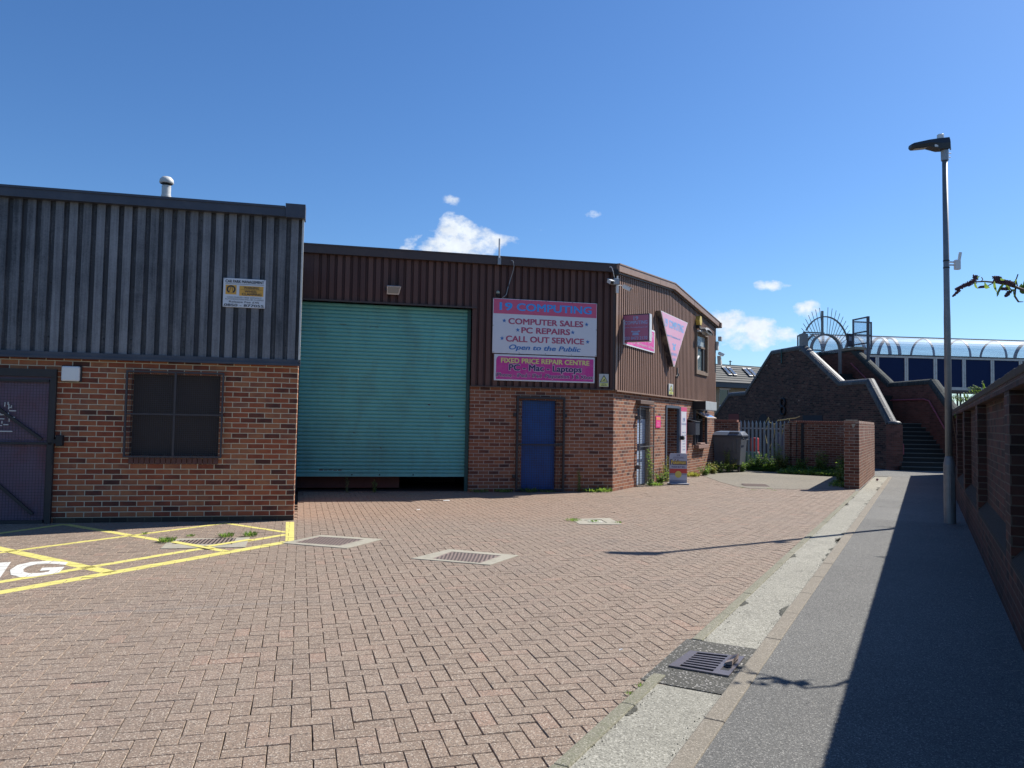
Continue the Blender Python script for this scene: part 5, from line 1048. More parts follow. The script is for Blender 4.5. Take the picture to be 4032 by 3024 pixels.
# steps
q0_=Vector((14.35,29.2)); FSt=Fr(q0_.x,q0_.y,90)
stp=thing('footbridge_steps','flight of dark concrete steps rising between the brick parapets','stairs',FSt)
mb=MB(); mn=MB(); nst=11; gg=.24; rr_=.165; w1=2.62
for k in range(nst): 
    y0=k*gg; mb.box(.40,w1,y0,y0+gg+(3.5 if k==nst-1 else .0),0,(k+1)*rr_-.0); mn.box(.40,w1,y0-.018,y0+.045,(k+1)*rr_-.028,(k+1)*rr_+.004)
part(stp,'flight',mb,M_STEP); part(stp,'nosing',mn,M_NOSE)
mb=MB()
for k in range(12): 
    s0=3.45+k*.25; mb.box(s0,s0+.25 if k<11 else 9.6,-2.6,-.33,3.,1.815+(k+1)*.19)
part(stp,'upper_flight',mb,M_STEP,FS)
# handrails
mb=MB(); h=FR2
def hw3(s,z): p=FR2.w(s,.09); return (p.x,p.y,z)
lo=FR3.w(2.1,-.09); lo1=FR3.w(.15,-.09)
mb.tube([(lo.x,lo.y,.85),(lo1.x,lo1.y,2.72),hw3(1.45,2.80),hw3(3.65,2.80),hw3(6.2,4.6)],.028,8); 
single('handrail',mb,M_RAILR,WORLD,'dull red handrail along the right side of the steps','handrail',group='red stair handrails')
mb=MB(); ql=[FS.w(s,-.42,z) for s,z in ((.0,.95),(1.5,2.75),(3.4,2.8),(6.2,4.6))]; mb.tube(ql,.028,8); mb.tube([ql[0],ql[0]+Vector((0,0,-.35))],.028,8)
single('handrail',mb,M_RAILR,WORLD,'dull red handrail hugging the inner face of the tall dark parapet','handrail',group='red stair handrails')
# ================================================================== footbridge
br=thing('footbridge','covered footbridge with dark blue panels and clear barrel roof','footbridge',FBR)
XE=26.; ZB0,ZB1=3.52,5.10; BW=1.9
posts=[.05+1.49*i for i in range(18)]
for i in range(len(posts)-1): mb=MB(); mb.box(posts[i]+.09,posts[i+1]-.09,.02,.05,ZB0+.12,ZB1-.10); part(br,'blue_panel',mb,M_FBLU)
for i in range(-1,len(posts)-1): x=.05+1.49*i; mb=MB(); mb.box(x+.09,x+1.40,BW-.05,BW-.02,ZB0+.12,ZB1-.10); part(br,'blue_panel',mb,M_FBLU)

mb=MB()
for x in posts: mb.box(x-.09,x-.015,-.02,.10,ZB0,ZB1); mb.box(x+.015,x+.09,-.02,.10,ZB0,ZB1); mb.box(x-.015,x+.015,.0,.08,ZB0,ZB1)
for i in range(-1,len(posts)): x=.05+1.49*i; mb.box(x-.08,x+.08,BW-.1,BW+.02,ZB0,ZB1)
mb.box(0,XE,-.03,.11,ZB1-.10,ZB1-.001); mb.box(0,XE,-.03,.11,ZB0-.02,ZB0+.12); mb.box(-1.5,XE,BW-.11,BW+.03,ZB1-.10,ZB1-.001); mb.box(-1.5,XE,BW-.11,BW+.03,ZB0-.02,ZB0+.12)
part(br,'panel_frame',mb,M_FFRM)
mb=MB(); mb.box(0,XE,-.05,.14,ZB1,ZB1+.05); mb.box(-1.5,XE,BW-.14,BW+.05,ZB1,ZB1+.05); part(br,'top_rail',mb,M_TRIMB)
mb=MB(); mb.box(0,XE,-.02,BW+.02,ZB0-.10,ZB0-.02)
x=0
while x<XE: mb.box(x,x+.05,-.02,.0,ZB0-.2,ZB0-.10); x+=.12
part(br,'deck',mb,mat('deck_soffit',(.10,.09,.085),.8))
Rr=BW/2-.03; zc0=ZB1+.05
def arc(x,r_,n=20): return [(x,BW/2-r_*math.cos(math.pi*k/n),zc0+r_*1.0*math.sin(math.pi*k/n)) for k in range(n+1)]
for x,tk in [(2.23,.05),(2.73,.05),(.95,.05),(-.2,.04),(-1.2,.04)]+[(4.49+1.9*i,.032 if i%4!=3 else .06) for i in range(12)]:
    mb=MB(); P=arc(x,Rr); 
    for a_,b_ in zip(P[:-1],P[1:]):
        va=Vector((0,(a_[1]-BW/2)/Rr,(a_[2]-zc0)/Rr)); vb=Vector((0,(b_[1]-BW/2)/Rr,(b_[2]-zc0)/Rr)); hx_=.045 if tk<.05 else .07
        A=Vector(a_);B=Vector(b_); xx=Vector((hx_,0,0))
        V=[A-xx-va*tk,A+xx-va*tk,A+xx+va*tk*.4,A-xx+va*tk*.4,B-xx-vb*tk,B+xx-vb*tk,B+xx+vb*tk*.4,B-xx+vb*tk*.4]
        mb.mesh(V,[(0,1,5,4),(1,2,6,5),(2,3,7,6),(3,0,4,7)])
    part(br,'roof_hoop',mb,M_HOOP)
mb=MB(); n=20
for k in range(n):
    a0,a1=math.pi*k/n,math.pi*(k+1)/n; y0,z0=BW/2-(Rr+.03)*math.cos(a0),zc0+(Rr+.03)*math.sin(a0); y1,z1=BW/2-(Rr+.03)*math.cos(a1),zc0+(Rr+.03)*math.sin(a1)
    mb.poly([(-1.3,y0,z0),(XE,y0,z0),(XE,y1,z1),(-1.3,y1,z1)])
part(br,'roof_glazing',mb,M_POLY)
mb=MB(); mb.box(-1.3,XE,BW/2-.07,BW/2+.07,zc0+Rr+.02,zc0+Rr+.07); part(br,'ridge_bar',mb,mat('ridge_metal',(.2,.19,.19),.5))
mb=MB(); mb.box(8,8.4,.3,.7,0,ZB0-.1); mb.box(20,20.5,.3,.8,0,ZB0-.1); part(br,'support',mb,M_TRIMB)
# stickers on the panel seen through the arch
def onBR(x,y): return FBR.L(x,y,BW-.06)
a=onBR(3252,1432); b_=onBR(3286,1462)
mb=MB(); 
for i in range(9): xx=a[0]+(b_[0]-a[0])*i/9; mb.box(xx,xx+.04,BW-.062,BW-.055,a[1]-.1+.04*(i%3),a[1]-.04+.04*(i%2))
for i in range(5): mb.box(a[0]+.18+.03*i,a[0]+.22+.04*i,BW-.062,BW-.055,a[1]-.62+.06*i,a[1]-.3)
part(br,'white_mark',mb,M_WHTW)
# portal arch with spiked fan
FPt=FS.sub(6.35,-1.3,0,90)      # x to the right across the stairs
pt=thing('portal_arch','arched metal portal with radiating anti climb spikes at stair head','arch',FPt)
def ell(cx_,cz_,a,b_,t0,t1,n=22): return [(cx_+a*math.cos(R(t0+(t1-t0)*k/n)),cz_+b_*math.sin(R(t0+(t1-t0)*k/n))) for k in range(n+1)]
mb=MB(); P=[(.74,3.7)]+ell(0,5.22,.74,.70,0,180)+[(-.74,3.7)]; mb.sweep(P,[(-.035,-.07),(.04,-.07),(.04,.08),(-.035,.08)]); part(pt,'inner_arch',mb,M_HOOP)
mb=MB(); P=ell(.0,5.38,1.16,1.38,8,150); mb.sweep(P,[(-.025,-.04),(.025,-.04),(.025,.04),(-.025,.04)]); part(pt,'outer_hoop',mb,M_HOOP)
mb=MB(); Pi=ell(0,5.22,.79,.75,8,150,16); Po=ell(0,5.38,1.15,1.36,8,150,16)
for i in range(16): mb.poly([(Pi[i][0],.0,Pi[i][1]),(Po[i][0],.0,Po[i][1]),(Po[i+1][0],.0,Po[i+1][1]),(Pi[i+1][0],.0,Pi[i+1][1])])
part(pt,'fan_glazing',mb,M_CLEAR)
for i in range(17):
    th_=R(-58+i*8.0+ -2); 
    si,co_=math.sin(th_),math.cos(th_); rin=.78; rout=1.42+.30*co_
    if i==7: 
        mb=MB(); mb.box(-.22,-.13,-.04,.04,5.92,7.02); part(pt,'centre_post',mb,M_HOOP); continue
    mb=MB(); mb.tube([(rin*si,-.02,5.20+rin*.93*co_),(rout*.92*si,-.02,5.28+rout*1.12*co_)],.013,5); part(pt,'spike',mb,M_HOOP)
# glazed wings
def wing(parent,fr_,x0,x1,z0,z1,mids=(),post=None,w_=.06):
    mb=MB(); frame_rect(mb,x0,x1,z0,z1,-.03,.03,w_)
    for z in mids: mb.box(x0+w_,x1-w_,-.025,.025,z-w_/2,z+w_/2)
    if post: mb.box(post[0]-.05,post[0]+.05,-.05,.05,post[1],z1)
    p=part(parent,'wing_frame',mb,mat('wing_steel',(.09,.085,.10),.5),fr_); mb=MB(); mb.box(x0+w_,x1-w_,-.006,.006,z0+w_,z1-w_); part(p,'wing_pane',mb,M_CLEAR,fr_)
ws=thing('glazed_wing_screen','twin framed clear screen panels above the right stair pier','screen',FR2.sub(5.3,-.15))
wing(ws,FR2.sub(5.28,-.15),0,1.12,5.45,6.70,(6.02,),(0.0,4.45)); wing(ws,FR2.sub(6.4,-.15,0,90),0,1.0,5.32,6.62,(5.98,))
ws=thing('glazed_wing_screen','framed clear screen panels left of the spiked portal arch','screen',FS.sub(9.0,-.9))
wing(ws,FS.sub(8.9,-1.72,0,90),0,1.12,4.6,6.36,(5.45,),(1.1,4.2)); wing(ws,FS.sub(7.6,-1.0,0,18),0.,1.4,4.9,6.15,()); 
mb=MB(); mb.box(-.5,.55,-.3,.1,3.6,5.12); part(ws,'pier',mb,M_BRT,FS.sub(9.3,-1.75,0,90)); mb=MB(); mb.slab([(-.6,-.36),(.6,-.36),(.6,.2),(-.6,.2)],5.125,5.2); part(ws,'cap_stone',mb,M_STONE,FS.sub(9.3,-1.75,0,90))
mb=MB(); mb.box(.0,.3,-.2,.05,5.1,5.9); part(ws,'side_box',mb,M_HOOP,FS.sub(6.4,-.0,0,90))
t=thing('bridge_notice_box','small dark notice box between arch and right screen','notice',FPt.sub(1.08,-.05,5.38)); mb=MB(); mb.bbox(0,.26,-.06,.06,0,.62,.01); part(t,'box',mb,mat('notice_dark',(.04,.035,.05),.5)); mb=MB(); mb.box(.05,.2,-.064,-.0605,.28,.48); part(t,'label_panel',mb,M_SGRY)
# ================================================================== alley wall
AW=thing('alley_wall','old dark brick wall with recessed panels along the right side of footpath','brick wall',FA)
HW=2.07; piers=[(-7.6,-7.1),(-3.6,-3.15),(.75,1.2),(5.15,5.6),(9.0,9.45),(12.5,12.95),(16.4,16.85),(20.3,20.75),(24.0,24.5)]
mb=MB()
mb.prism([(-8,0),(24.5,0),(24.5,.50),(-8,.50)],-.30,0.)
for a_,b_ in piers: mb.box(a_,b_,-.28,0.,.50,1.93)
mb.box(-8,24.5,-.28,-.10,.50,1.93); mb.box(-8,24.5,-.3,0.006,1.93,2.0)
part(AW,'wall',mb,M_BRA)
mb=MB()
for (a0,a1),(b0_,b1) in zip(piers[:-1],piers[1:]):
    x=a1
    while x<b0_-.02:
        e=min(x+.075,b0_); mb.mesh([(x+.003,-.1,.50),(e-.003,-.1,.50),(e-.003,.0,.50),(x+.003,.0,.50),(x+.003,-.1,.66),(e-.003,-.1,.66),(e-.003,.0,.545),(x+.003,.0,.545)],[(0,1,2,3),(4,7,6,5),(0,4,5,1),(3,2,6,7),(1,5,6,2),(0,3,7,4)]); x+=.0765
part(AW,'sloped_sill',mb,mat('sill_engineering_brick',(.022,.022,.020),.95,var=.35,vs=9))
mb=MB(); x=-8.
while x<24.5: 
    mb.bbox(x+.004,x+.073,-.31,.012,2.002,2.075+random.uniform(-.004,.004),.012); x+=.077
part(AW,'coping',mb,mat('alley_cope',(.055,.046,.040),.9,var=.4,vs=8,bump=.4,dirt=(.06,.065,.035),dirtamt=.6,ds=3))
mb=MB(); a=FA.L(4003,1775,-.1); mb.prism([(a[0]-.03,1.42),(a[0]+.1,1.40),(a[0]+.12,1.62),(a[0]+.02,1.66)],-.099,-.097); o=part(AW,'white_splash',mb,M_WHTW)
# ================================================================== lamp post
lb=G(3741,2063); FLp=Fr(lb.x,lb.y,90); lean=R(.25)
lp_=thing('street_lamp','tall grey steel lamp post standing on the footpath by the alley wall','street lamp',FLp)
def bent(mb,dz=0.): mb.v=[(x-((z+dz)*math.tan(R(.28))),y,z+dz) for x,y,z in mb.v]; return mb
mb=MB(); mb.lathe([(.092,0),(.090,1.0),(.066,1.12),(.056,1.14)],0,0,20); part(lp_,'base',bent(mb),M_POST,smooth=False)
mb=MB(); mb.box(-.035,.035,-.096,-.085,.35,.85); part(lp_,'access_door',bent(mb),M_POST)
mb=MB(); mb.lathe([(.056,1.14),(.053,3.5),(.049,3.7),(.044,6.27)],0,0,20); part(lp_,'column',bent(mb),M_POST,smooth=True)
mb=MB(); mb.lathe([(.06,6.24),(.062,6.41),(.055,6.43)],0,0,14); mb.tube([(.05,0,6.37),(.11,0,6.37)],.008,5); mb.tube([(.05,0,6.3),(.10,0,6.3)],.008,5); part(lp_,'collar',bent(mb),M_GALV)
DZ=.21
mb=MB(); sct=[(.05,.0,.085,.10,6.22,6.42),(-.12,.0,.09,.10,6.21,6.40),(-.30,0,.08,.10,6.25,6.37),(-.56,0,.075,.09,6.22,6.31),(-.60,0,.05,.06,6.235,6.29)]
vs=[];fs=[]
for (x,y_,wb_,wt_,z0,z1) in sct: vs+=[(x,-wb_,z0),(x,wb_,z0),(x,wt_,(z0+z1)/2),(x,wt_*.7,z1),(x,-wt_*.7,z1),(x,-wt_,(z0+z1)/2)]
for i in range(len(sct)-1):
    for k in range(6): fs.append((i*6+k,i*6+(k+1)%6,(i+1)*6+(k+1)%6,(i+1)*6+k))
fs+=[tuple(range(5,-1,-1)),tuple((len(sct)-1)*6+k for k in range(6))]
mb.mesh(vs,fs); hd=part(lp_,'lantern',bent(mb,DZ),mat('lantern_black',(.03,.034,.04),.45))
mb=MB(); mb.mesh([(-.55,-.055,6.212),(-.33,-.06,6.238),(-.33,.06,6.238),(-.55,.055,6.212)],[(0,3,2,1)]); part(hd,'lens',bent(mb,DZ),mat('lamp_lens',(.4,.39,.36),.3))
mb=MB(); mb.box(-.22,-.16,-.092,-.08,6.24,6.28); part(hd,'maker_label',bent(mb,DZ),M_WHT)
mb=MB(); mb.lathe([(.055,6.40),(.055,6.48),(.05,6.485)],-.07,0,16); part(hd,'photocell',bent(mb,DZ),M_WHT)
mb=MB(); mb.tube([(.02,0,6.38),(.09,0,6.40),(.10,0,6.22)],.012,6); part(lp_,'bracket',bent(mb,DZ),M_GALV)
DZ=.58
t=thing('mast_sensor','small white sensor strapped to the right side of the lamp post','sensor',FLp)
mb=MB(); mb.lathe([(.052,3.78),(.052,3.80)],0,0,14); mb.lathe([(.052,3.90),(.052,3.92)],0,0,14); part(t,'strap',bent(mb,DZ),M_BLACK); mb=MB(); mb.box(.06,.14,-.02,.02,3.83,3.85); mb.box(.06,.14,-.02,.02,3.88,3.9); mb.bbox(.14,.235,-.035,.035,3.76,3.93,.012); mb.tube([(.22,0,3.92),(.245,0,4.06)],.026,8); part(t,'housing',bent(mb,DZ),M_WHT)
# ================================================================== distant house
hs_=thing('distant_house','tan brick house with grey tiled roof and skylights behind the shop','house',FH)
mb=MB(); wall_grid(mb,-9,14,0,4.45,[(.46,1.40,3.0,4.19),(3.0,4.2,3.3,4.19)],.2); mb.box(-9,14,.2,8,0,4.45); part(hs_,'wall',mb,M_BRT)
mb=MB(); mb.box(-9.3,14.3,-.45,.0,4.30,4.62); part(hs_,'eaves',mb,M_TRIMB)
mb=MB(); n=8; RH,RD=1.42,1.7
for i in range(n):
    y0,y1=-.45+RD*i/n,-.45+RD*(i+1)/n; z0,z1=4.62+RH*i/n,4.62+RH*(i+1)/n; mb.mesh([(-9.3,y0-.03,z0),(14.3,y0-.03,z0),(14.3,y0-.03,z0+.06),(-9.3,y0-.03,z0+.06),(14.3,y1-.01,z1+.03),(-9.3,y1-.01,z1+.03)],[(0,1,2,3),(3,2,4,5)])
mb.poly([(-9.3,1.25,6.04),(14.3,1.25,6.04),(14.3,8,4.6),(-9.3,8,4.6)]); mb.box(-9.3,14.3,1.2,1.32,6.03,6.10)
rf=part(hs_,'roof',mb,M_ROOFT)
def roofp(x,yv,up): yv=-.45+(yv+.45)*RD/3.6+.12; return (x,yv-.06-up*.5,4.62+RH*(yv+.45)/RD+up*.6)
for px in (2836,2856,2917,2937):
    a=FH.L(px-7,1470,1.2)[0]; b_=FH.L(px+6.5,1470,1.2)[0]
    mb=MB(); y0,y1=.75,2.35
    mb.mesh([roofp(a,y0,.02),roofp(b_,y0,.02),roofp(b_,y1,.02),roofp(a,y1,.02),roofp(a,y0,.13),roofp(b_,y0,.13),roofp(b_,y1,.13),roofp(a,y1,.13)],[(4,5,6,7),(0,1,5,4),(1,2,6,5),(2,3,7,6),(3,0,4,7)]); s_=part(rf,'skylight',mb,M_TRIMB,FH)
    a+=.03; b_-=.03; mb=MB(); mb.poly([roofp(a,.9,.15),roofp(b_,.9,.15),roofp(b_,2.2,.15),roofp(a,2.2,.15)]); part(rf,'skylight_glass',mb,M_SKYL,FH)
mb=MB(); mb.box(2.6,2.66,1.2,1.26,6.05,6.42); mb.box(2.5,2.8,1.2,1.25,6.34,6.37); part(rf,'roof_aerial',mb,M_TRIMB,FH)
for x0,x1,z0,z1 in ((.46,1.40,3.0,4.19),(3.0,4.2,3.3,4.19)):
    mb=MB(); mb.box(x0,x1,.1,.14,z0,z1); w_=part(hs_,'window',mb,M_GLASSD); mb=MB(); frame_rect(mb,x0,x1,z0,z1,.04,.1,.05); mb.box(x0-.08,x1+.08,-.04,.0,z1,z1+.07); mb.box(x0-.08,x1+.08,-.05,.0,z0-.06,z0); part(w_,'frame',mb,M_FRW)
# railway mast seen through the gap right of the lamp
FM=Fr(40.5,70,90)
t=thing('railway_mast','thin dark railway gantry seen under the footbridge','railway mast',FM)
mb=MB(); mb.box(-.05,.02,-.1,.1,0,4.9); mb.box(.22,.29,-.1,.1,0,4.9); mb.box(-2.5,3,-.05,.05,4.5,4.53); mb.box(-2.5,3,-.05,.05,3.3,3.4); part(t,'mast',mb,M_DARK)
# ================================================================== drain covers and gratings
def bil(q,u,v): a=q[0].lerp(q[1],u); b_=q[3].lerp(q[2],u); return a.lerp(b_,v)
z6=lambda x,y:G(1100+x/1.6385,1450+y/1.6385)
def cover(name,label,cat,outer,inner,kind,nx=16,ny=9,mframe=M_CONC,group=None,mplate=None):
    O=[p.copy() for p in outer]; c=sum(O,Vector((0,0)))/4; t=thing(name,label,cat,Fr(c.x,c.y,90),group=group); L_=lambda p,z:(p.x-c.x,p.y-c.y,z)
    mb=MB(); zt=.007
    for i in range(4):
        j=(i+1)%4; n_=5
        for k in range(n_):
            a=O[i].lerp(O[j],k/n_); b_=O[i].lerp(O[j],(k+1)/n_); d_=inner[i].lerp(inner[j],k/n_); e=inner[i].lerp(inner[j],(k+1)/n_)
            mb.poly([L_(a,zt),L_(b_,zt),L_(e,zt+.002),L_(d_,zt+.002)]); mb.poly([L_(a,-.02),L_(b_,-.02),L_(b_,zt),L_(a,zt)])
    for i in range(4): mb.poly([L_(inner[i],zt+.002),L_(inner[(i+1)%4],zt+.002),L_(inner[(i+1)%4],-.01),L_(inner[i],-.01)])
    part(t,'concrete_surround',mb,mframe)
    mb=MB(); mb.poly([L_(p,.0025) for p in inner]); part(t,'pit',mb,M_BLACK if kind!='plate' else M_CONC)
    mb=MB()
    if kind=='grid':
        mb.poly([L_(p,.0065) for p in inner])
        mh=MB()
        for i in range(nx):
            for j in range(ny):
                u0=(i+.5+(.25 if j%2 else -.25)-.22)/nx; u1=u0+.46/nx; v0=(j+.2)/ny; v1=(j+.8)/ny
                if u0<.02 or u1>.98: continue
                mh.poly([L_(p,.0082) for p in (bil(inner,u0,v0),bil(inner,u1,v0),bil(inner,u1,v1),bil(inner,u0,v1))])
        part(t,'hole_pattern',mh,M_BLACK)
    elif kind=='bars':
        for i in range(nx): a=[bil(inner,(i+.2)/nx,0),bil(inner,(i+.75)/nx,0),bil(inner,(i+.75)/nx,1),bil(inner,(i+.2)/nx,1)]; mb.poly([L_(p,.0065) for p in a])
    else:
        a=[bil(inner,.15,.15),bil(inner,.85,.15),bil(inner,.85,.85),bil(inner,.15,.85)]; mb.poly([L_(p,.0065) for p in a])
    part(t,'grating' if kind!='plate' else 'plate',mb,mplate or mat('cast_iron',(.24,.18,.155),.75,var=.3,vs=12)); return t
cover('manhole_cover','skewed square grid manhole cover in pale concrete beside the yellow bar','manhole cover',[z6(15,1130),z6(435,1165),z6(665,1105),z6(270,1078)],[z6(95,1127),z6(392,1149),z6(545,1108),z6(255,1090)],'grid',15,10,group='concrete framed yard covers')
cover('manhole_cover','larger grid manhole cover in pale concrete frame, nearest the camera','manhole cover',[z6(850,1230),z6(1360,1272),z6(1545,1210),z6(1095,1170)],[z6(985,1232),z6(1298,1261),z6(1432,1213),z6(1108,1187)],'grid',14,9,group='concrete framed yard covers')
cover('gully_grating','weedy barred gully grating crossed by yellow hatch lines','drain grating',[z2(1080,1337),z2(1650,1327),z2(1682,1260),z2(1135,1285)],[z2(1150,1308),z2(1560,1310),z2(1592,1268),z2(1215,1270)],'bars',15,1,group='concrete framed yard covers')
cover('inspection_cover','small pale concrete inspection cover in the middle of the yard','manhole cover',[z6(1880,975),z6(1935,1008),z6(2212,1010),z6(2130,968)],[z6(1965,982),z6(1990,1000),z6(2115,1001),z6(2075,978)],'plate',mplate=mat('pale_plate',(.5,.48,.42),.8))
mb=MB()
for a,b_,wd in (((1385,1327),(1690,1277),.10),((1165,1293),(1430,1339),.10)):
    P=line(z2(*a),z2(*b_),wd); mb.poly([(p.x,p.y,.0112) for p in P])
marking('yellow_line_over_grating',mb,M_YEL)
# roadside gully grate in the channel
Q=[G(2632,2629),G(2870,2670),G(2932,2594),G(2717,2570)]; c=sum(Q,Vector((0,0)))/4
t=thing('road_gully','slotted iron road gully grate in the broken gutter channel','drain grate',Fr(c.x,c.y,90)); L_=lambda p,z:(p.x-c.x,p.y-c.y,z)
mb=MB(); mb.poly([L_(p,.006) for p in Q]); part(t,'pit',mb,M_BLACK)
mb=MB(); IN=lambda u,v:bil(Q,u,v)
def bar(u0,u1,v0,v1,z=.016,zb_=.0065):
    P=[IN(u0,v0),IN(u1,v0),IN(u1,v1),IN(u0,v1)]; mb.mesh([L_(p,zb_) for p in P]+[L_(p,z) for p in P],[(4,5,6,7),(0,1,5,4),(1,2,6,5),(2,3,7,6),(3,0,4,7)])
bar(0,1,0,.06); bar(0,1,.94,1); bar(0,.16,.06,.94); bar(.72,.80,.06,.94); bar(.94,1,.06,.94)
for i in range(7):
    v=.06+.88*(i+.5)/7; 
for i in range(1,7): v=.06+.88*i/7; bar(.16,.72,v-.026,v+.026)
bar(.80,.94,.06,.2); bar(.80,.94,.8,.94); bar(.80,.94,.42,.56)
part(t,'grate',mb,mat('worn_iron',(.17,.15,.155),.42,metal=.5,var=.25,vs=15))
mb=MB(); P=[IN(.80,.45),IN(.93,.45),IN(.93,.86),IN(.80,.86)]; mb.mesh([L_(p,.02) for p in P]+[L_(P[0],.03),L_(P[1],.05),L_(P[2],.05),L_(P[3],.03)],[(4,5,6,7),(0,1,5,4),(1,2,6,5),(2,3,7,6),(3,0,4,7)]); part(t,'tipped_lug',mb,mat('rust_iron',(.28,.22,.19),.6,var=.3))
# sunken metal plate edge in the court
mb=MB(); a=zb(505,1145); b_=zb(775,1152); d_=(b_-a); n_=Vector((-d_.y,d_.x)).normalized()*.55
mb.poly([(p.x,p.y,z) for p,z in ((a,.0105),(b_,.0105),(b_+n_,.028),(a+n_,.028))]); mb.poly([(p.x,p.y,z) for p,z in ((a,.0),(b_,.0),(b_,.0105),(a,.0105))]); single('sunken_cover',mb,mat('rusted_plate',(.07,.04,.03),.8),WORLD,'thin rusty sunken plate in the grey asphalt court','cover plate')
# ================================================================== plants
def leafquad(mb,p,d,w_,l_,a,droop=.3):
    d=d.normalized(); s=d.cross(Vector((0,0,1))); s=s.normalized() if s.length>.01 else Vector((1,0,0)); n_=s.cross(d)
    m1=p+d*l_*.45+n_*l_*.08; tip=p+d*l_-Vector((0,0,1))*l_*droop
    mb.mesh([p,m1+s*w_*.5,tip,m1-s*w_*.5],[(0,1,2,3)],a)
def weed(label,pos,h,nst=5,lsz=.05,spread=.12,mleaf=None,dens=30,lean=0.,name='weed_plant',z=.005,group='weeds growing in the yard'):
    t=thing(name,label,'weed',Fr(pos[0],pos[1],90),z=z,group=group); sm=MB(); lm=MB(); nst=int(nst*1.5); lsz*=1.25
    for s in range(nst):
        a=random.random()*6.28; top=Vector((math.cos(a)*spread*random.uniform(.3,1)+lean,math.sin(a)*spread*random.uniform(.3,1),h*random.uniform(.55,1))); b0_=Vector((random.uniform(-.3,.3)*spread,random.uniform(-.3,.3)*spread,0))
        mid=b0_.lerp(top,.5)+Vector((random.uniform(-.03,.03),random.uniform(-.03,.03),0)); sm.tube([b0_,mid,top],[.006,.005,.002],5)
        nl=int(dens*top.z/h)
        for k in range(nl):
            f=(k+.5)/nl; p=b0_.lerp(mid,f*2) if f<.5 else mid.lerp(top,f*2-1); an_=k*2.4+a; d_=Vector((math.cos(an_),math.sin(an_),random.uniform(.1,.8)))
            leafquad(lm,p,d_,lsz*.35*random.uniform(.7,1.2),lsz*random.uniform(.6,1.3)*(1.25-.7*f),random.random())
    part(t,'stem',sm,M_STEM); part(t,'leaf',lm,mleaf or M_LEAF); return t
def tuft(label,pos,r_,h,n=90,mleaf=None,name='weed_tuft',z=.004,group='small weed tufts'):
    mb=MB()
    for k in range(n):
        a=random.random()*6.28; rr=r_*math.sqrt(random.random()); p=Vector((math.cos(a)*rr,math.sin(a)*rr,0)); d_=Vector((math.cos(a)*random.random()*.8,math.sin(a)*random.random()*.8,random.uniform(.4,1)))
        leafquad(mb,p,d_,h*.16,h*random.uniform(.5,1.1),random.random(),.15)
    single(name,mb,mleaf or M_LEAF,Fr(pos.x,pos.y,90),label,'weed',group,z=z)
tuft('green tuft at the left rim of the hatched gully grating',z2(1125,1290),.10,.08,160); tuft('middle green tuft behind the hatched gully grating',z2(1285,1255),.05,.05,60); tuft('dark spiky tuft at the right rear of the hatched grating',z2(1525,1258),.09,.08,120); tuft('spiky tuft right of the hatched grating near the yellow bar',z2(1685,1252),.08,.09,90); tuft('thin tuft behind the crossing of the yellow lines',z2(975,1240),.03,.06,25)
tuft('green tuft at the left corner of the pale inspection cover',z6(1895,985),.12,.06,110); tuft('green tuft growing in the centre of the pale inspection cover',z6(2035,992),.09,.05,80); tuft('low weed at right end of the pale inspection cover',z6(2190,1000),.06,.05,40)
tuft('green sprig on the edging kerb below the road gully',G(2100+710/1.7015,2300+690/1.7015),.02,.03,30); tuft('green sprig on the edging kerb further down from the gully',G(2100+645/1.7015,2300+745/1.7015),.02,.03,30)
# along the brown unit front
for i,(px,h_,lb_) in enumerate(((1885,.12,'low weeds at the foot of the teal shutter right guide'),(1980,.14,'low weeds against brick left of the caged blue door'),(2080,.16,'low weeds at the threshold of the caged blue door'),(2150,.10,'low weeds under the right half of caged blue door'),(2320,.16,'low weeds right of the caged blue door'),(2370,.18,'low weeds close to the shop building corner'))):
    x=FB.L(px,1930)[0]; p=FB.w(x,-.10); tuft(lb_,Vector((p.x,p.y)),.20,h_*.8,150)
p=FB.w(FB.L(2272,1930)[0],-.12); weed('tall slim weed against brick right of the caged blue door',(p.x,p.y),.68,3,.06,.07)
p=FB.w(-6.1,-.10); weed('thin dry weed leaning under the teal roller shutter',(p.x,p.y),.42,2,.05,.10,M_LEAFY,14); p=FB.w(-5.5,-.08); weed('small green weed at the middle foot of teal shutter',(p.x,p.y),.28,3,.05,.07)
# gable base
p=FG.w(2.15,-.22); weed('tall willowy weed in front of the caged gable door',(p.x,p.y),1.15,5,.08,.16,dens=34); p=FG.w(3.15,-.18); weed('bushy yellow green weed between the gable doors',(p.x,p.y),.30,9,.08,.2); p=FG.w(3.75,-.15); weed('dry brown weed left of the open doorway',(p.x,p.y),.75,5,.07,.16,M_LEAFY,26)
p=FG.w(4.0,-.12); weed('green climbing weed hugging the open doorway frame',(p.x,p.y),.48,5,.07,.1); p=FG.w(2.3,-.3); tuft('spiky weed clump at the caged gable door sill',Vector((p.x,p.y)),.2,.14,150)
p=FG.w(6.5,-.15); tuft('pale weed tuft right of the display board',Vector((p.x,p.y)),.22,.2,170,M_LEAFY); 
for i,(s_,off,h_,lb_) in enumerate(((7.4,-.3,.3,'spreading pale weed under the shop window'),(8.2,-.35,.42,'tangled dry weed under the shop window end'),(9.0,-.4,.40,'leafy weed at the far brick corner'),(9.6,-.6,.5,'dry twiggy weed beside the bin'))):
    p=FG.w(s_,off); weed(lb_,(p.x,p.y),h_,12,.09,.32,M_LEAFY if i%2 else M_LEAF,16)
def at(px,py): q=G(px,py); return (q.x,q.y)
weed('upright weed in front of the grey bin',(7.35,26.25),.78,6,.09,.13,dens=34); weed('low yellow green weed right of the grey bin wheel',(7.95,26.7),.35,10,.09,.22)
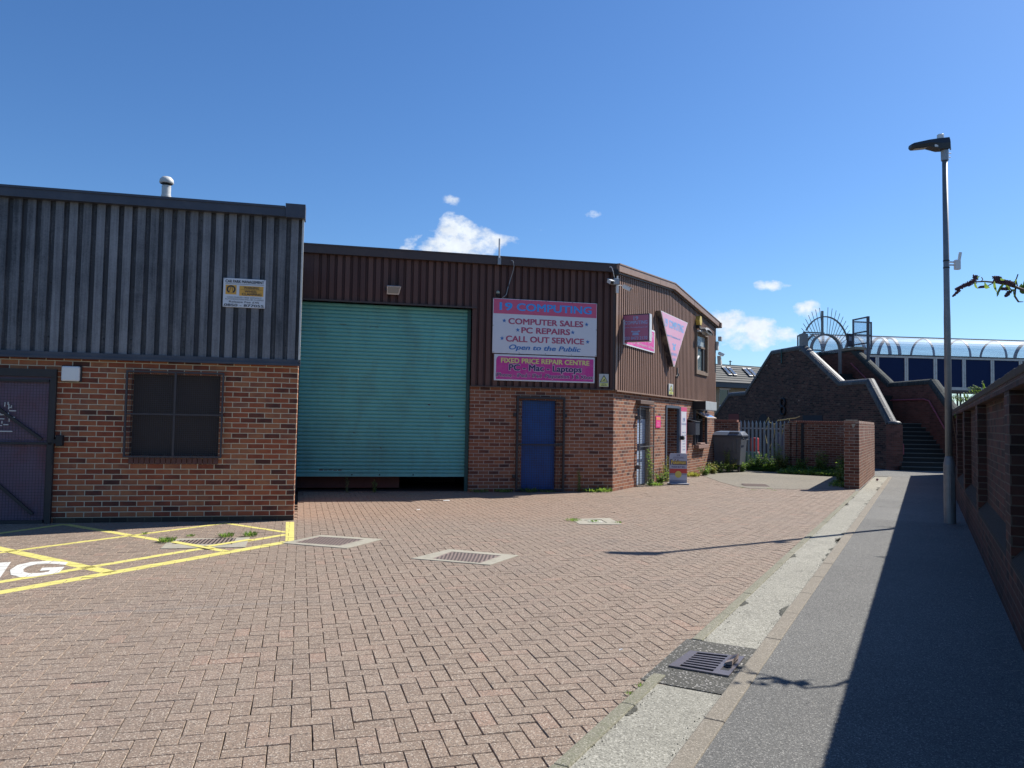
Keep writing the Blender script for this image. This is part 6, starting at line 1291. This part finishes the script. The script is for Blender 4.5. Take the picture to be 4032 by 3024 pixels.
# along the fence
xs=[(xf0+.05,.75,'tall weed at the left end of the palisade'),(xf0+.42,.35,'low weed before the second palisade pale'),(xf0+.72,.60,'leafy weed before the left middle of the palisade'),(xf0+.98,.68,'pale green weed at the palisade centre left'),(xf0+1.28,.5,'bushy weed at the palisade centre'),(xf0+1.52,1.0,'tallest flowering weed in front of the palisade'),(xf0+1.72,.62,'dark green weed right of the tallest weed'),(xf1-.15,.62,'yellowing weed at the right end of the palisade')]
for i,(x,h_,lb_) in enumerate(xs):
    p=FW.w(x,-.42-.12*(i%2)); weed(lb_,(p.x,p.y),h_,13,.10,.26,M_LEAFY if i==7 else M_LEAF,26)
mb=MB()
for k in range(6500):
    x=random.uniform(xf0-.9,LW-.3); fw=random.random(); yv=-.05-fw*(.6 if x<xf1 else 1.5); p=Vector((*FW.w(x,yv)[:2],.01+random.random()**2*.22*(1-fw))); a=random.random()*6.28
    leafquad(mb,p,Vector((math.cos(a)*.7,math.sin(a)*.7,random.uniform(.3,1))),.06,random.uniform(.08,.24),random.random(),.2)
for k in range(1500):
    s_=random.uniform(.3,6.5); p=Vector((*FP2.w(s_,.28+random.random()*random.random()*.6)[:2],.01)); a=random.random()*6.28
    leafquad(mb,p,Vector((math.cos(a)*.6,math.sin(a)*.6,random.uniform(.3,1))),.05,random.uniform(.06,.2),random.random(),.2)
o=mb.obj('ground_weeds',M_LEAF); COL.objects.link(o); o['kind']='stuff'; o['label']='low green ground cover of weeds along the enclosure walls'; o['category']='ground cover'
for i,(x,yv,h_,lb_) in enumerate(((xf1+.5,-.5,.55,'shaded weed by the black down pipe'),(xf1+1.1,-.5,.9,'tall shaded weed against the low brick wall'),(xf1+1.9,-.7,.7,'leafy shaded weed near the middle of the low brick wall'),(LW-1.2,-.6,.8,'tall shaded weed close to the enclosure corner'),(LW-.55,-.9,.6,'dense shaded weed inside the enclosure corner'))):
    p=FW.w(x,yv); weed(lb_,(p.x,p.y),h_,8,.11,.26,dens=24)
for s_,h_,lb_ in ((1.6,.45,'shaded weed behind the near pier of the corner wall'),(3.4,.6,'shaded weed along the inner face of the corner wall')):
    p=FP2.w(s_,.6); weed(lb_,(p.x,p.y),h_,8,.10,.3,dens=20)
# scattered moss tufts before the court
for i,(x,y_) in enumerate(((480,1165),(600,1190),(780,1175),(830,1195))): tuft('tiny moss tuft in the joints %s the sunken plate'%('left before','just below','right below','at far right of')[i] if 0 else ['tiny moss tuft left of the sunken plate','tiny moss tuft below the sunken plate middle','tiny moss tuft below the right end of sunken plate','tiny moss tuft furthest right below sunken plate'][i],zb(x,y_),.08,.03,40)
# dead vines on the palisade
def vine(label,pts,off=.12,r_=.014):
    mb=MB(); Q=[]
    for x,y in pts: a,b_=FW.L(2750+x/2.765,1500+y/2.765,off); Q.append(Vector((a,off+random.uniform(-.05,.05),b_)))
    mb.tube(Q,r_,6); single('dead_vine',mb,M_VINE,FW,label,'dead vine',group='dead vines on the palisade')
vine('dry vine looping above the palisade toward the right',[(720,480),(740,430),(765,395),(775,450),(830,470),(865,430),(920,425),(990,410),(1060,405),(1105,385)],.1)
vine('dry vine falling behind the right palisade pales',[(985,410),(995,450),(900,490),(915,540),(905,600),(890,700)],.15); vine('dry vine arching down in the palisade centre',[(770,450),(720,560),(735,640),(750,680)],.15); vine('dry vine at the far right of the palisade',[(935,480),(955,560),(960,640),(990,700)],.15,.01); vine('dry vine curving through the middle pales',[(820,470),(830,560),(815,650),(770,740)],.16,.01)
# buddleia over the alley wall
FBu=FA.sub(2.2,-.7)
bu=thing('buddleia','arching buddleia branch with dark flower spikes above the alley wall','shrub',FBu)
def A2(x,y,off=-.35): s_,z_=FA.L(x,y,off); p=FA.w(s_,off); q=FBu.loc(p); return Vector((q[0],q[1],z_))
zz=lambda x,y,off=-.28: A2(3700+x/2.675,1080+y/2.675,off)
# points along the branch at a fixed real distance
def R3(x,y,dist):
    d=_ray(3700+x/2.675,1080+y/2.675); t_=dist*1.2/d.y; p=Vector((d.x*t_,d.y*t_)); q=FBu.loc(p); return Vector((q[0],q[1],EYE+t_*d.z))
main=[R3(365,80,5.6),R3(470,75,5.5),R3(580,85,5.45),R3(690,105,5.4),R3(800,135,5.3),R3(900,170,5.2),R3(1060,300,5.2),Vector((-.1,.05,1.9)),Vector((0,0,0))]
sm=MB(); sm.tube(main,[.006,.007,.008,.009,.011,.013,.016,.022,.03],7); 
sm.tube([R3(560,95,5.45),R3(500,125,5.45),R3(470,132,5.45)],.004,5); sm.tube([R3(440,70,5.5),R3(455,55,5.5),R3(440,30,5.5)],.004,5); sm.tube([R3(800,135,5.3),R3(790,230,5.3),R3(830,290,5.3),R3(880,290,5.3)],[.006,.008,.007,.003],6); sm.tube([R3(820,130,5.3),R3(805,60,5.3),R3(825,0,5.3)],.005,5)
part(bu,'stem',sm,M_WOODY)
fm=MB()
def spike(p0,p1,r0,r1,n=240):
    mb=MB()
    for k in range(n):
        f=random.random(); p=p0.lerp(p1,f); r_=(r0+(r1-r0)*f)*random.uniform(.5,1.05)*.85; a=random.random()*6.28; b__=random.uniform(-1,1); off_=Vector((math.cos(a)*r_,math.sin(a)*r_*.9,b__*r_)); d_=off_.normalized(); s_=.0045
        q=p+off_; u_=d_.cross(Vector((.3,.2,1))).normalized()*s_; v_=d_.cross(u_).normalized()*s_
        mb.mesh([q-u_-v_,q+u_-v_,q+u_+v_,q-u_+v_,q+d_*s_*2],[(0,1,4),(1,2,4),(2,3,4),(3,0,4)])
    part(bu,'flower_spike',mb,M_FLOW)
spike(R3(365,75,5.6),R3(170,160,5.65),.022,.011,600); spike(R3(205,170,5.65),R3(140,232,5.7),.012,.005,260); spike(R3(372,25,5.55),R3(380,40,5.55),.02,.02,160); spike(R3(470,128,5.45),R3(415,138,5.45),.011,.006,120); spike(R3(585,60,5.4),R3(700,85,5.4),.018,.016,380); spike(R3(570,30,5.4),R3(640,40,5.4),.014,.012,180); spike(R3(780,105,5.3),R3(690,75,5.4),.02,.014,320); spike(R3(725,150,5.3),R3(660,155,5.3),.014,.01,180); spike(R3(735,185,5.3),R3(695,232,5.3),.018,.008,220)
lm=MB()
def bleaf(p,tip,w_,a,curl=.0):
    d_=tip-p; l_=d_.length; s_=Vector((d_.z,0.2*d_.z,-d_.x)).normalized(); n_=5; L0=[];R0=[];Cn=[]
    for i in range(n_+1):
        f=i/n_; ww=w_*math.sin(math.pi*min(f*.95+.05,1))**.8*.5; c_=p+d_*f+Vector((0,.12*l_*math.sin(math.pi*f),0))+s_*curl*l_*math.sin(math.pi*f); L0.append(c_+s_*ww); R0.append(c_-s_*ww); Cn.append(c_+Vector((0,.1*w_,0)))
    for i in range(n_): lm.mesh([L0[i],L0[i+1],Cn[i+1],Cn[i]],[(0,1,2,3)],a); lm.mesh([Cn[i],Cn[i+1],R0[i+1],R0[i]],[(0,1,2,3)],a)
for (x0,y0,x1,y1,w_,a,cl) in ((375,85,405,155,.03,.9,.1),(480,75,530,140,.035,.8,-.1),(575,100,605,188,.045,.85,.25),(680,100,625,210,.06,.05,-.15),(850,120,905,205,.06,.1,.1),(820,100,815,55,.03,.9,0),(860,150,960,150,.05,.3,0),(790,160,760,200,.02,.2,0),(400,50,430,15,.01,.5,0),(640,40,690,60,.015,.8,0),(700,120,760,160,.03,.7,0),(790,175,800,260,.02,.4,.2),(880,130,940,90,.05,.2,0)):
    bleaf(R3(x0,y0,5.33),R3(x1,y1,5.25),w_*1.35,a,cl)
for k in range(180):     # rest of the shrub behind the wall, right of the frame
    p=Vector((random.uniform(-.6,.3),random.uniform(-.5,.1),random.uniform(.9,2.3))); bleaf(p,p+Vector((random.uniform(-.12,.12),random.uniform(-.1,.1),random.uniform(-.1,.05))),.03,random.random())
part(bu,'leaf',lm,M_LEAFD)
# small fern like sprays over the wall further on
def spray(label,px,py,n=5,dist=15.,sz=.30):
    d=_ray(px,py); t_=dist/d.y; P=Vector((d.x*t_,d.y*t_)); z0=EYE+t_*d.z; fr_=Fr(P.x,P.y,90); t=thing('sumac_sprout',label,'shrub',fr_,z=z0,group='leafy sprouts over the alley wall'); sm=MB(); lm2=MB()
    sm.tube([(.35,.2,-z0+.0),(.1,.05,-.5),(.0,0,-.05)],[.012,.01,.006],5)
    for k in range(n):
        a=random.uniform(0,3.14); tip=Vector((math.cos(a)*sz*random.uniform(.6,1.2),random.uniform(-.1,.1),abs(math.sin(a))*sz*.25+random.uniform(-.07,.04))); sm.tube([(0,0,-.05),tip],.003,4)
        for j in range(9):
            q=Vector((0,0,-.05)).lerp(tip,.2+.8*j/9)
            for s_ in (-1,1): leafquad(lm2,q,Vector((random.uniform(-.3,.3)+.2,s_*.3,s_*.7)),.018,.055,random.random(),.35)
    part(t,'stem',sm,M_WOODY); part(t,'leaf',lm2,M_LEAFD)
spray('leafy sprout rising over the wall just right of the lamp post',3805,1565,9,13.6,.30); spray('smaller leafy sprout over the wall further right of lamp post',3868,1522,6,10.7,.15); spray('leafy creeper hanging at the wall end behind lamp post',3750,1630,6,17.,.3)
# ================================================================== litter
for i,(px,py,w_,lb_) in enumerate(((1745,1973,.14,'white paper scrap near the teal shutter'),(1640,2009,.07,'small white scrap in front of the shutter'),(2438,2565,.03,'tiny pale scrap on the paving left of the gully'))):
    p=G(px,py); mb=MB(); mb.mesh([(0,0,0),(w_,.01,.004),(w_*.9,w_*.4,.012),(w_*.1,w_*.45,.006)],[(0,1,2,3)]); single('paper_scrap',mb,M_WHT,Fr(p.x,p.y,80),lb_,'litter','paper scraps',z=.006)
mb=MB()
for k in range(420):
    s_=random.uniform(-2.5,14); near=random.random()<.6; off=random.uniform(.02,.28) if near else random.uniform(.1,1.5); q=FA.w(s_,off); a=random.random()*6.28; l_=random.uniform(.008,.03) if near else random.uniform(.005,.016); dx_,dy_=math.cos(a)*l_,math.sin(a)*l_
    mb.mesh([(q.x-dx_,q.y-dy_,.0125),(q.x+dy_*.4,q.y-dx_*.4,.016),(q.x+dx_,q.y+dy_,.0135),(q.x-dy_*.4,q.y+dx_*.4,.016)],[(0,1,2,3)])
o=mb.obj('leaf_litter',mat('dry_litter',(.30,.28,.24),.8,var=.4,vs=3)); COL.objects.link(o); o['kind']='stuff'; o['label']='scattered dry leaf fragments on the shaded footpath'; o['category']='litter'
mb=MB(); mb.tube([(0,0,.033),(.09,.05,.035)],.033,12); p=G(3432,1893); single('drink_can',mb,mat('can_purple',(.2,.1,.14),.35,metal=.5),Fr(p.x+.12,p.y-.1,60),'crushed drink can at the foot of the sunlit corner wall','can',z=.01)
p=G(3518,1850); mb=MB(); mb.lathe([(.02,0),(.03,.03),(.012,.1),(.02,.14),(.0,.16)],0,0,8); single('small_bottle',mb,M_WHTW,Fr(p.x-.1,p.y-.3,90),'small pale bottle standing at the stair newel foot','bottle',z=.01)
